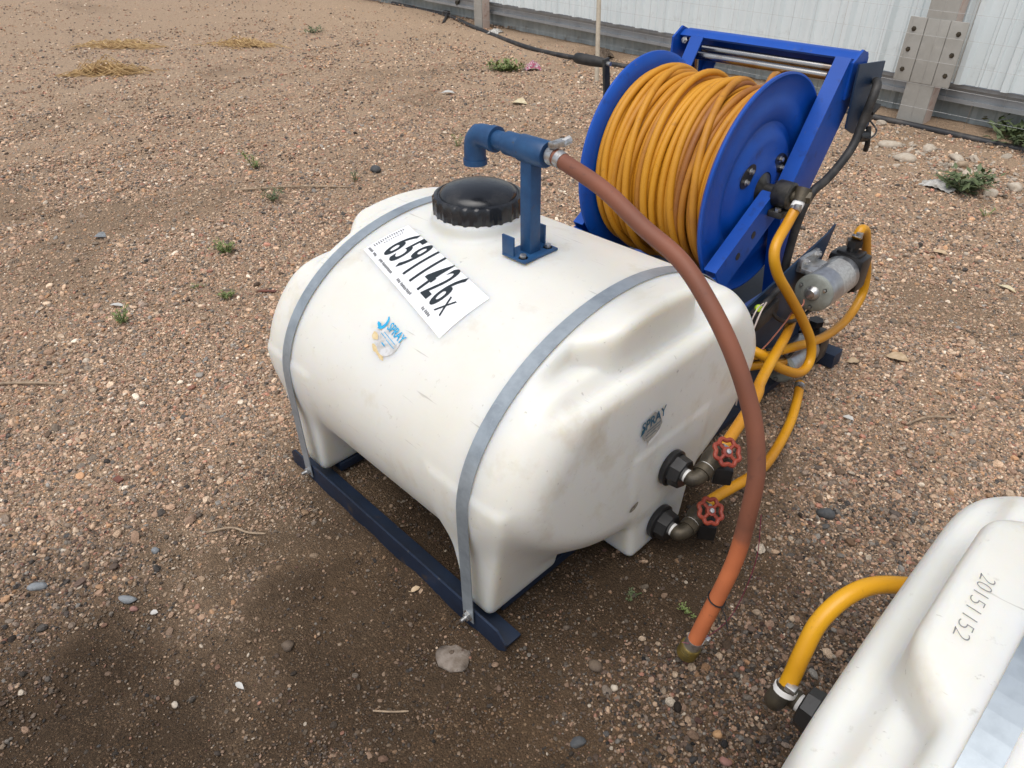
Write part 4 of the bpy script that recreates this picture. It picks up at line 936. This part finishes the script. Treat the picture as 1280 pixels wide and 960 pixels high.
# ------------------------------------------------------------------ second tank at the lower right
T2 = (1.775, -0.325, 0.0)
t2 = thing('sprayer_tank', 'second white tank cut off at the lower right with scratched number', 'tank', T2)
body2 = link('tank_body', tank_me, None, t2)
o = link('strap', strap_me, None, t2, False); o.location = (-0.402, 0, 0)
o = link('strap', strap_me, None, t2, False); o.location = (0.389, 0, 0)
def rel(p): return Vector(p) - Vector(T2)
tm = text_mesh('20151152', 0.033, 0.95, 0.1, 2, -0.0007)
rr = random.Random(2)
wrap(tm, lambda x, y: top_point(-0.482 + y * 0.9 + 0.05 * x, 0.468 - x, 0.0012), 'scratched_number', MT['greyink'], t2)
b = MB(); p = Vector((press(0.52, 0.30, -1), 0.52, 0.30))
b.lathe([(0.0, 0.0), (0.050, 0.0), (0.053, 0.004), (0.053, 0.016), (0.046, 0.020)], frame_to(p, (-1, 0, 0)), 32); b.lathe([(0.046, 0.018), (0.042, 0.045), (0.036, 0.048), (0.0, 0.048)], frame_to(p, (-1, 0, 0)), 8)
bf = b.build('bulkhead_fitting', MT['black'], t2)
b = MB(); b.tube([p + Vector((-0.04, 0, 0)), p + Vector((-0.062, 0, 0))], 0.018, 14); b.build('thread_tape', MT['tape'], bf)
H2 = [rel(q) for q in [(1.108, 0.172, 0.345), (1.108, 0.185, 0.375), (1.106, 0.205, 0.42), (1.105, 0.245, 0.475), (1.12, 0.30, 0.510), (1.145, 0.36, 0.513), (1.185, 0.42, 0.497), (1.225, 0.47, 0.475)]]
b = MB(); b.tube(spline([p + Vector((-0.055, 0, 0)), p + Vector((-0.085, 0, 0.0)), (H2[0] + Vector((-0.008, -0.012, -0.035))), H2[0], H2[0] + (H2[1] - H2[0]) * 0.3], 6), 0.0205, 16); b.build('elbow', MT['brass'], bf)
b = MB(); b.tube([H2[0] - (H2[1] - H2[0]) * 0.25, H2[0] + (H2[1] - H2[0]) * 0.1], 0.0222, 16); b.build('thread_tape', MT['tape'], bf)
hose('jumper_hose', H2, 0.0168, (0.8, 0.98), t2)
b = MB(); b.box(rel((1.205, 0.43, 0.50)), (0.02, 0.05, 0.04), Matrix.Rotation(0.5, 3, 'Z'), 0.006); b.build('plastic_wrap', MT['foil'], t2)
b = MB(); b.box((-0.385, 0.5, 0.030), (0.075, 1.0, 0.055), bev=0.004); b.build('side_rail', MT['navy'], t2)
b = MB(); angle_rail(b, -0.505, 0.52); b.build('skid_rail', MT['navy'], t2)

# ------------------------------------------------------------------ gravel (uncountable): pebble points instanced by geometry nodes
def pebble_points():
    """denser where stones can be told apart, thinning with the square of the distance"""
    n1, n2, n3 = 300000, 980000, 90000
    # near yard: even cover; far yard: log-spaced rings
    u = rng.random(n1); d1_ = 0.35 + 1.75 * np.sqrt(u); a1 = rng.uniform(0.35, 3.75, n1)
    d2_ = 2.1 * np.exp(rng.random(n2) * math.log(11.0 / 2.1)); a2 = rng.uniform(0.75, 3.62, n2)
    d3_ = 11.0 * np.exp(rng.random(n3) * math.log(19.0 / 11.0)); a3 = rng.uniform(1.6, 3.55, n3)
    d = np.concatenate([d1_, d2_, d3_]); a = np.concatenate([a1, a2, a3])
    x = 1.29 + d * np.cos(a); y = -0.72 + d * np.sin(a); N = len(x)
    ok = (y < 6.1 - 0.111 * x - 0.7) | (x < -6); x, y, d = x[ok], y[ok], d[ok]; N = len(x)
    r = np.exp(rng.normal(math.log(0.00285), 0.44, N)) * np.clip(0.85 + (d - 1.6) * 0.17, 0.85, 2.6)
    s = soil_mask(x, y); dm = dark_ground_mask(x, y)
    patchy = 0.55 + 0.75 * sm(0.3, 0.7, fbm(x - 3, y + 8, 2.4, 4))
    keep = rng.random(N) < (1.0 * (1 - s) + 0.24 * s) * patchy * (1 - 0.72 * sm(4.0, 11.0, d))
    r = r * (1 - 0.22 * s)
    keep &= ~((np.abs(x) < 0.52) & (y > -0.02) & (y < 0.08))
    x, y, r, s, dm = x[keep], y[keep], r[keep], s[keep], dm[keep]
    big = rng.random(len(x)) < 0.016; r = np.where(big, r * rng.uniform(1.6, 2.8, len(x)), r)
    r = np.minimum(r, 0.0145)
    # chalk rubble round the rocks below the fence post
    k = 260; xr = rng.normal(-0.05, 0.38, k); yr = 4.72 - 0.35 * xr + rng.normal(0, 0.20, k)
    return np.concatenate([x, xr]), np.concatenate([y, yr]), np.concatenate([r, np.exp(rng.normal(math.log(0.011), 0.5, k))]), np.concatenate([s, np.zeros(k)]), np.concatenate([dm, np.zeros(k)]), k
px, py, pr, ps, pd, n_chalk = pebble_points()
n = len(px); print('pebbles', n)
palette = np.array([(0.44, 0.31, 0.235), (0.52, 0.395, 0.30), (0.38, 0.27, 0.215), (0.30, 0.25, 0.22), (0.20, 0.18, 0.165), (0.62, 0.51, 0.41), (0.07, 0.068, 0.070), (0.14, 0.135, 0.135), (0.46, 0.29, 0.18), (0.40, 0.215, 0.17), (0.68, 0.63, 0.56), (0.27, 0.27, 0.27), (0.12, 0.09, 0.07)])
pw_ = np.array([18, 14, 14, 12, 9, 9, 4, 5, 6, 5, 3, 4, 6], float)
ci = rng.choice(len(palette), n, p=pw_ / pw_.sum())
pc = palette[ci] * rng.uniform(0.58, 1.25, (n, 1)) * np.array((1.13, 1.04, 0.92))
pale = np.array((0.42, 0.325, 0.245))
# dust on the stones: earth coloured where the ground is bare, darker where the ground is darkened
dust = np.clip(0.10 + 0.40 * ps + rng.normal(0, 0.20, n), 0, 0.85)[:, None]
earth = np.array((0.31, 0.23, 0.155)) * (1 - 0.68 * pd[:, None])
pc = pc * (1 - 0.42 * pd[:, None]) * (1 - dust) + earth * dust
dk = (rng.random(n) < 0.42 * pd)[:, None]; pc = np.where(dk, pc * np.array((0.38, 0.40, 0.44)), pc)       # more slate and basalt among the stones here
pc[-n_chalk:] = np.array((0.44, 0.375, 0.30)) * rng.uniform(0.7, 1.15, (n_chalk, 1))
pz = ground_z(px, py) + pr * rng.uniform(-0.15, 0.6, n)
pme = bpy.data.meshes.new('gravel'); pme.vertices.add(n); pme.vertices.foreach_set('co', np.stack([px, py, pz], 1).astype(np.float32).ravel())
def padd(nm, typ, key, arr):
    a = pme.attributes.new(nm, typ, 'POINT'); a.data.foreach_set(key, np.ascontiguousarray(arr).ravel())
padd('scl', 'FLOAT_VECTOR', 'vector', (pr[:, None] * np.stack([rng.uniform(0.85, 1.45, n), rng.uniform(0.75, 1.1, n), rng.uniform(0.5, 0.85, n)], 1)).astype(np.float32))
padd('rot', 'FLOAT_VECTOR', 'vector', np.stack([rng.normal(0, 0.35, n), rng.normal(0, 0.35, n), rng.uniform(0, 6.283, n)], 1).astype(np.float32))
padd('pick', 'INT', 'value', rng.integers(0, 6, n).astype(np.int32))
padd('pcol', 'FLOAT_COLOR', 'color', np.concatenate([pc, np.ones((n, 1))], 1).astype(np.float32))
def pebble_material():
    M = bpy.data.materials.new('pebble_stone'); M.use_nodes = True
    n_, l = M.node_tree.nodes, M.node_tree.links; P = n_['Principled BSDF']; P.inputs['Roughness'].default_value = 0.85; P.inputs['Specular IOR Level'].default_value = 0.3
    a = n_.new('ShaderNodeAttribute'); a.attribute_type = 'INSTANCER'; a.attribute_name = 'pcol'
    g = n_.new('ShaderNodeNewGeometry'); nz = n_.new('ShaderNodeTexNoise'); nz.inputs['Scale'].default_value = 260; nz.inputs['Detail'].default_value = 3; l.new(g.outputs['Position'], nz.inputs['Vector'])
    mr = n_.new('ShaderNodeMapRange'); mr.inputs['From Min'].default_value = 0.3; mr.inputs['From Max'].default_value = 0.7; mr.inputs['To Min'].default_value = 0.7; mr.inputs['To Max'].default_value = 1.25; l.new(nz.outputs['Fac'], mr.inputs['Value'])
    mx = n_.new('ShaderNodeVectorMath'); mx.operation = 'SCALE'; l.new(a.outputs['Color'], mx.inputs[0]); l.new(mr.outputs[0], mx.inputs['Scale']); l.new(mx.outputs[0], P.inputs['Base Color'])
    return M
MT['pebble'] = pebble_material()
ng = bpy.data.node_groups.new('scatter_pebbles', 'GeometryNodeTree')
ng.interface.new_socket('Geometry', in_out='INPUT', socket_type='NodeSocketGeometry'); ng.interface.new_socket('Geometry', in_out='OUTPUT', socket_type='NodeSocketGeometry')
N_ = ng.nodes; L_ = ng.links
gi = N_.new('NodeGroupInput'); go = N_.new('NodeGroupOutput')
g2i = N_.new('GeometryNodeGeometryToInstance')
for k in range(6):
    ic = N_.new('GeometryNodeMeshIcoSphere'); ic.inputs['Radius'].default_value = 1.0; ic.inputs['Subdivisions'].default_value = 2
    spn = N_.new('GeometryNodeSetPosition'); nz = N_.new('ShaderNodeTexNoise'); nz.noise_dimensions = '4D'; nz.inputs['W'].default_value = 3.7 * k; nz.inputs['Scale'].default_value = 0.85 + 0.12 * k; nz.inputs['Detail'].default_value = 1.5
    sub = N_.new('ShaderNodeVectorMath'); sub.operation = 'SUBTRACT'; sub.inputs[1].default_value = (0.5, 0.5, 0.5)
    scv = N_.new('ShaderNodeVectorMath'); scv.operation = 'SCALE'; scv.inputs['Scale'].default_value = 1.15
    L_.new(nz.outputs['Color'], sub.inputs[0]); L_.new(sub.outputs[0], scv.inputs[0]); L_.new(scv.outputs[0], spn.inputs['Offset']); L_.new(ic.outputs['Mesh'], spn.inputs['Geometry'])
    L_.new(spn.outputs[0], g2i.inputs[0])
sm_ = N_.new('GeometryNodeSetMaterial'); sm_.inputs['Material'].default_value = MT['pebble']
iop = N_.new('GeometryNodeInstanceOnPoints'); iop.inputs['Pick Instance'].default_value = True
def nattr(nm, typ):
    a = N_.new('GeometryNodeInputNamedAttribute'); a.data_type = typ; a.inputs['Name'].default_value = nm; return a.outputs[0]
e2r = N_.new('FunctionNodeEulerToRotation')
L_.new(nattr('rot', 'FLOAT_VECTOR'), e2r.inputs[0]); L_.new(e2r.outputs[0], iop.inputs['Rotation'])
L_.new(nattr('scl', 'FLOAT_VECTOR'), iop.inputs['Scale']); L_.new(nattr('pick', 'INT'), iop.inputs['Instance Index'])
L_.new(g2i.outputs[0], sm_.inputs[0]); L_.new(sm_.outputs[0], iop.inputs['Instance']); L_.new(gi.outputs[0], iop.inputs['Points']); L_.new(iop.outputs[0], go.inputs[0])
gravel = bpy.data.objects.new('gravel', pme); col.objects.link(gravel); pme.materials.append(MT['pebble'])
md = gravel.modifiers.new('scatter', 'NODES'); md.node_group = ng
tag(gravel, 'loose pinkish tan and grey gravel strewn over the earth', 'gravel', kind='stuff')

# ------------------------------------------------------------------ single stones, leaves, sticks, weeds
def stone(name, label, cat, x, y, size, m, rz=0.0, seed=0, sink=0.25):
    bm = bmesh.new(); bmesh.ops.create_icosphere(bm, subdivisions=2, radius=1.0); r2 = random.Random(seed)
    cuts = [(Vector((r2.gauss(0, 1), r2.gauss(0, 1), r2.gauss(0, 0.8))).normalized(), r2.uniform(0.62, 0.9)) for _ in range(9)]
    for v in bm.verts:
        for nrm, dd_ in cuts:
            q = v.co.dot(nrm) - dd_
            if q > 0: v.co -= nrm * q
        v.co += Vector((r2.uniform(-1, 1), r2.uniform(-1, 1), r2.uniform(-1, 1))) * 0.035
        v.co = Vector((v.co.x * size[0], v.co.y * size[1], v.co.z * size[2]))
    me = bpy.data.meshes.new(name); bm.to_mesh(me); bm.free()
    o = link(name, me, MT[m], None, True, (x, y, gz(x, y) + size[2] * (1 - 2 * sink))); o.rotation_euler[2] = rz
    return tag(o, label, cat)
stone('stone', 'flat blue-grey stone at the left edge of the ground', 'stone', -0.564, -0.788, (0.030, 0.019, 0.009), 'st_grey', 0.9, 1)
stone('stone', 'grey flat stone with dark streak left of the skid, lower left', 'stone', -0.337, -0.624, (0.032, 0.014, 0.010), 'st_grey', 0.6, 2)
stone('stone', 'small round grey stone in the gravel left of the skid', 'stone', -0.46, -0.50, (0.013, 0.013, 0.010), 'st_grey', 0.2, 3)
stone('stone', 'dark grey angular stone between the two white tanks', 'stone', 0.86, 1.038, (0.030, 0.022, 0.022), 'st_dark', 0.2, 4)
stone('stone', 'brown flat stone in front of the hose coupling', 'stone', 0.695, 0.137, (0.024, 0.016, 0.012), 'st_brown', 0.4, 5)
stone('stone', 'orange tan round stone beside the second tank, bottom', 'stone', 1.005, 0.205, (0.014, 0.013, 0.011), 'st_orange', 0.4, 6)
stone('stone', 'white stone near the bottom right of centre', 'stone', 0.765, 0.125, (0.011, 0.010, 0.008), 'st_white', 0.4, 7)
stone('stone', 'pink stone at the bottom beside the second tank', 'stone', 1.05, 0.165, (0.015, 0.012, 0.010), 'st_pink', 0.4, 8)
stone('stone', 'dark slate stone at the bottom edge right of centre', 'stone', 0.79, -0.04, (0.022, 0.015, 0.011), 'st_dark', 0.8, 9)
stone('stone', 'pale dusty flat slab pressed into earth before the skid corner', 'stone', 0.425, -0.095, (0.060, 0.045, 0.006), 'st_dust', 0.6, 10, 0.42)
stone('stone', 'dark brown clod of earth in front of the skid rail', 'stone', 0.10, -0.385, (0.022, 0.017, 0.014), 'st_brown', 0.6, 11)
stone('stone', 'pinkish stone next to the streaked grey stone at lower left', 'stone', -0.295, -0.625, (0.013, 0.009, 0.008), 'st_pink', 0.9, 12)
stone('stone', 'small black stone lying behind the tank among gravel', 'stone', -2.749, 1.921, (0.045, 0.035, 0.03), 'st_dark', 0.1, 13)
stone('stone', 'pale cream stone on bare earth, bottom left', 'stone', 0.05, -0.66, (0.011, 0.008, 0.007), 'st_white', 0.1, 14)
rocks = [(-0.326, 4.70, .085, .07, .04, 'st_white', 'largest chalky tan rock below the post at upper right'), (-0.52, 4.93, .095, .055, .035, 'st_white', 'chalky rock left of the largest one below the post'), (-0.28, 5.02, .085, .05, .03, 'st_white', 'chalky rock touching the black pipe below the post'), (-0.06, 4.93, .09, .05, .022, 'st_white', 'flat chalky rock right of the pile below the post'), (-0.75, 5.08, .08, .05, .03, 'st_white', 'small chalky rock by the navy switch plate'), (0.33, 4.35, .05, .04, .03, 'st_white', 'chalky rock at the right edge below the pipe'), (0.02, 4.80, .05, .04, .03, 'st_tan', 'small tan rock right of the chalky rock pile'), (0.40, 4.55, .07, .05, .035, 'st_white', 'pale rock at the right edge nearest the pipe')]
for i, (x, y, a, b_, c, m_, lb) in enumerate(rocks): stone('rock', lb, 'rock', x, y, (a, b_, c), m_, i * 0.7, 30 + i, 0.3)['group'] = 'chalky rocks below the fence post'
def leaf(label, x, y, L, w, m, rz, seed, name='dry_leaf', cat='leaf', tilt=0.2):
    r2 = random.Random(seed); n_ = 9; vs = []; fs = []
    for i in range(n_):
        t = i / (n_ - 1); hw = w * (math.sin(PI * min(1, t * 1.02 + 0.02)) ** 0.7) * r2.uniform(0.85, 1.15); z = 0.10 * L * math.sin(t * 3) + tilt * 0.1 * L * t
        vs += [((t - .5) * L, -hw, z + 0.25 * hw), ((t - .5) * L, 0, z), ((t - .5) * L, hw, z + 0.30 * hw)]
    vs2 = [(a, b_, c + 0.0008) for a, b_, c in vs]
    for i in range(n_ - 1):
        for k in range(2):
            q = (3 * i + k, 3 * i + 3 + k, 3 * i + 4 + k, 3 * i + k + 1); fs.append(q[::-1]); fs.append(tuple(j + 3 * n_ for j in q))
    b = MB(); b.add(vs + vs2, fs)
    if 'leaf' in name: b.tube([(-L * .5, 0, 0.001), (-L * .75, L * 0.06, 0.003)], 0.0011, 5)
    o = b.build(name, MT[m], None, 'auto', (x, y, gz(x, y) + 0.008)); o.rotation_euler = (0.1, 0.05, rz); return tag(o, label, cat)
leaf('large curled tan leaf on gravel right of the lower pump', 0.668, 2.076, 0.085, 0.027, 'leaf', 0.3, 1)
leaf('second tan leaf, nearer the pump than the large curled one', 0.55, 1.93, 0.05, 0.018, 'leaf', 1.0, 2)
leaf('pale yellow leaf at the right edge of the gravel', 0.791, 3.072, 0.085, 0.014, 'paleleaf', -0.3, 3)
leaf('pale tan leaf on gravel far right, left of the yellow one', 0.42, 3.25, 0.075, 0.02, 'leaf', 0.2, 4)
leaf('pale leaf lying in the yard behind the spout', -3.318, 3.871, 0.14, 0.05, 'paleleaf', 0.4, 5)
leaf('whitish flat leaf left of the pale one behind the spout', -4.0, 3.62, 0.13, 0.03, 'litter', 0.7, 15)
leaf('tiny tan leaf at the foot of the front skid rail', 0.20, -0.045, 0.028, 0.008, 'leaf', 1.4, 6)
leaf('white flake of plastic on bare earth at lower left', 0.119, -0.526, 0.03, 0.007, 'litter', 0.2, 7, 'plastic_flake', 'flake')
leaf('white chip on the gravel at lower left, beside the grey stone', -0.24, -0.59, 0.020, 0.008, 'litter', 0.9, 8, 'plastic_flake', 'flake')
leaf('white flake beside the yellow hose loop, right', 0.70, 1.55, 0.04, 0.011, 'litter', 0.1, 9, 'plastic_flake', 'flake')
leaf('pale strip lying behind the small weed on the left gravel', -2.05, -0.03, 0.085, 0.010, 'litter', 0.6, 10, 'wood_chip', 'chip')
leaf('blue-grey scrap on the far left gravel', -2.95, 0.20, 0.07, 0.03, 'st_grey', 0.6, 18, 'plastic_scrap', 'scrap')
def chip(label, x, y, sx, sy, rz, m='chip', name='rust_chip'):
    b = MB(); b.prism([(-sx, -sy * .8), (sx * .8, -sy), (sx, sy * .7), (-sx * .7, sy)], 0.005, Matrix()); o = b.build(name, MT[m], None, False, (x, y, gz(x, y) + 0.006)); o.rotation_euler = (0.1, 0.1, rz); return tag(o, label, 'chip')
chip('square rust-red chip left of the skid', -0.851, -0.464, 0.016, 0.012, 0.3)
chip('rust-red strip beside the left end of the tank', -1.697, 0.54, 0.045, 0.008, 0.9)
def stick(label, pts, r):
    b = MB(); b.tube(spline([(x, y, gz(x, y) + r + z) for x, y, z in pts], 5), [r] * (5 * (len(pts) - 1)) + [r * .6], 7); return tag(b.build('stick', MT['stick']), label, 'stick')
stick('straight dry stick at the left edge', [(-1.80, -0.66, 0.003), (-1.66, -0.52, 0.008), (-1.55, -0.42, 0.004)], 0.0055)
stick('pale bent twig in front of the grey streaked stone', [(-0.42, -0.36, 0.004), (-0.38, -0.30, 0.01), (-0.33, -0.27, 0.004), (-0.29, -0.235, 0.004)], 0.0032)
stick('thin curved twig on gravel at the right edge', [(0.86, 1.66, 0.006), (0.90, 1.75, 0.012), (0.97, 1.83, 0.004)], 0.004)
stick('thin straw lying behind the dry weeds, upper left', [(-3.1, 1.05, 0.005), (-2.85, 1.35, 0.015), (-2.6, 1.62, 0.005)], 0.006)
stick('short twig at the bottom beside the soil patch', [(0.40, -0.33, 0.004), (0.435, -0.30, 0.006), (0.46, -0.27, 0.003)], 0.0022)

def weed(label, x, y, R_, H_, n_leaf, m='green', seed=0, straw=0):
    r2 = random.Random(seed); t = thing('weed_tuft', label, 'weed', (x, y, gz(x, y)), 'weeds in the gravel')
    st = MB(); lf = MB()
    for k in range(max(5, n_leaf // 14)):
        a = r2.uniform(0, 2 * PI); rad = R_ * r2.uniform(0.2, 1.0); h = H_ * r2.uniform(0.4, 1.0)
        p = [Vector((0.15 * rad * math.cos(a), 0.15 * rad * math.sin(a), -0.003)), Vector((0.6 * rad * math.cos(a), 0.6 * rad * math.sin(a), h * 0.6)), Vector((rad * math.cos(a), rad * math.sin(a), h))]
        s_ = spline(p, 4); st.tube(s_, 0.0011 + R_ * 0.008, 5)
        for j in range(14):
            q = s_[min(len(s_) - 1, int(r2.uniform(1, len(s_))))] + Vector((r2.gauss(0, 1), r2.gauss(0, 1), r2.gauss(0, .5))) * R_ * 0.13
            L = R_ * r2.uniform(0.14, 0.34); w = L * r2.uniform(0.16, 0.30); b1 = r2.uniform(0, 2 * PI); d = Vector((math.cos(b1), math.sin(b1), r2.uniform(-0.1, 0.9))).normalized(); sd_ = d.cross(Vector((0, 0, 1))).normalized() * w
            o = len(lf.v); lf.add([q - d * L * .1, q + d * L * .45 + sd_, q + d * L, q + d * L * .45 - sd_], [(0, 1, 2, 3)])
    st.build('stem', MT['stick' if straw else m], t); lf.build('foliage', MT[m], t, False)
    return t
weed('fresh green weed tuft, nearest of those left of the tank notch', -2.24, 0.594, 0.065, 0.07, 210, 'green', 1)
weed('pale green weed standing alone at left in front of the pale strip', -1.886, -0.073, 0.055, 0.08, 150, 'green', 2)
weed('low green weed close to the left end of the tank', -1.787, 0.372, 0.05, 0.035, 150, 'green', 3)
weed('tiny green weed left of the low one by the tank end', -1.99, 0.32, 0.035, 0.025, 70, 'green', 4)
weed('upright green weed at upper left, farthest of the left group', -3.453, 1.394, 0.085, 0.11, 120, 'green', 5)
weed('sparse grey green weed at left beside a straw', -2.777, 1.168, 0.09, 0.09, 110, 'green2', 6)
weed('small grey green weed between the two upper left ones', -2.70, 1.72, 0.06, 0.07, 90, 'green2', 16)
weed('low green weed patch beside pink litter behind the spout', -4.35, 4.70, 0.22, 0.07, 300, 'green', 7)
weed('large grey green weed beside white litter at the right edge', 0.17, 4.33, 0.20, 0.12, 360, 'green2', 8)
weed('small dusty weed on bare earth right of the tank', 0.628, 0.369, 0.028, 0.018, 60, 'green2', 9)
weed('little leafy weed beside the orange hose foot', 0.769, 0.438, 0.032, 0.03, 80, 'green', 10)
weed('dull green ground weed behind the pipe at the right edge', 0.15, 5.52, 0.30, 0.08, 240, 'green2', 11)
weed('faint green weed beside the crank of the reel', -2.3, 2.95, 0.09, 0.08, 90, 'green', 12)
weed('dark green weed at the top edge left of centre', -7.9, 4.6, 0.15, 0.08, 120, 'green2', 13)
weed('green weed near the far right edge below the chalky rocks', 0.42, 3.98, 0.05, 0.06, 80, 'green', 14)
weed('single thin weed beside the black stone behind the tank', -2.80, 2.70, 0.06, 0.08, 60, 'green', 17)
def straw_clump(label, x, y, rx, ry, h, n_, rz, seed):
    r2 = random.Random(seed); b = MB()
    for k in range(n_):
        a = r2.gauss(0, 0.4); px_ = r2.gauss(0, rx * .5); py_ = r2.gauss(0, ry * .5); L = r2.uniform(0.08, 0.30); z = abs(r2.gauss(0, h * .5)) * math.exp(-(px_ / rx) ** 2)
        b.tube([(px_ - L / 2 * math.cos(a), py_ - L / 2 * math.sin(a), max(0.004, z * .4)), (px_, py_, z + 0.012), (px_ + L / 2 * math.cos(a), py_ + L / 2 * math.sin(a), max(0.004, z * .5))], [0.003, 0.0055, 0.002], 4)
    o = b.build('straw_clump', MT['straw'], None, 'auto', (x, y, gz(x, y))); o.rotation_euler[2] = rz; return tag(o, label, 'dry grass', 'dry grass clumps in the yard', 'thing')
straw_clump('nearest dry straw clump at upper left', -7.29, 1.758, 0.34, 0.13, 0.13, 300, 0.9, 1)
straw_clump('flat dry straw clump right of the other two, top left', -7.79, 3.544, 0.36, 0.16, 0.07, 260, 0.5, 2)
straw_clump('flat dry straw clump above the nearest one at top left', -8.766, 2.416, 0.45, 0.16, 0.06, 260, 0.6, 3)
def crumple(name, label, cat, x, y, sx, sy, h, m, seed):
    r2 = np.random.default_rng(seed); n_ = 12; b = MB(); vs = []
    for i in range(n_):
        for j in range(n_):
            u, v = i / (n_ - 1) - .5, j / (n_ - 1) - .5; k = max(0, 1 - 2.2 * (u * u + v * v)); vs.append((u * sx * r2.uniform(.85, 1.1), v * sy * r2.uniform(.85, 1.1), 0.004 + h * k * r2.uniform(0.3, 1)))
    fs = [(i * n_ + j, i * n_ + j + 1, (i + 1) * n_ + j + 1, (i + 1) * n_ + j) for i in range(n_ - 1) for j in range(n_ - 1)]
    b.add(vs, fs); o = b.build(name, MT[m], None, False, (x, y, gz(x, y))); o.rotation_euler[2] = seed; return tag(o, label, cat)
crumple('plastic_litter', 'crumpled white litter beside the weed at the right edge', 'litter', 0.05, 4.27, 0.20, 0.12, 0.05, 'litter', 3)
crumple('plastic_litter', 'pink and white crumpled litter by the weed behind the spout', 'litter', -4.18, 4.92, 0.16, 0.12, 0.10, 'litterpink', 4)
crumple('plastic_litter', 'whitish rubble crumple at the foot of the rusty post', 'litter', -5.95, 6.05, 0.22, 0.16, 0.06, 'litter', 5)
crumple('earth_clod', 'dark clod of earth near the fence behind the cream rod', 'clod', -4.0, 5.85, 0.22, 0.16, 0.10, 'st_brown', 6)
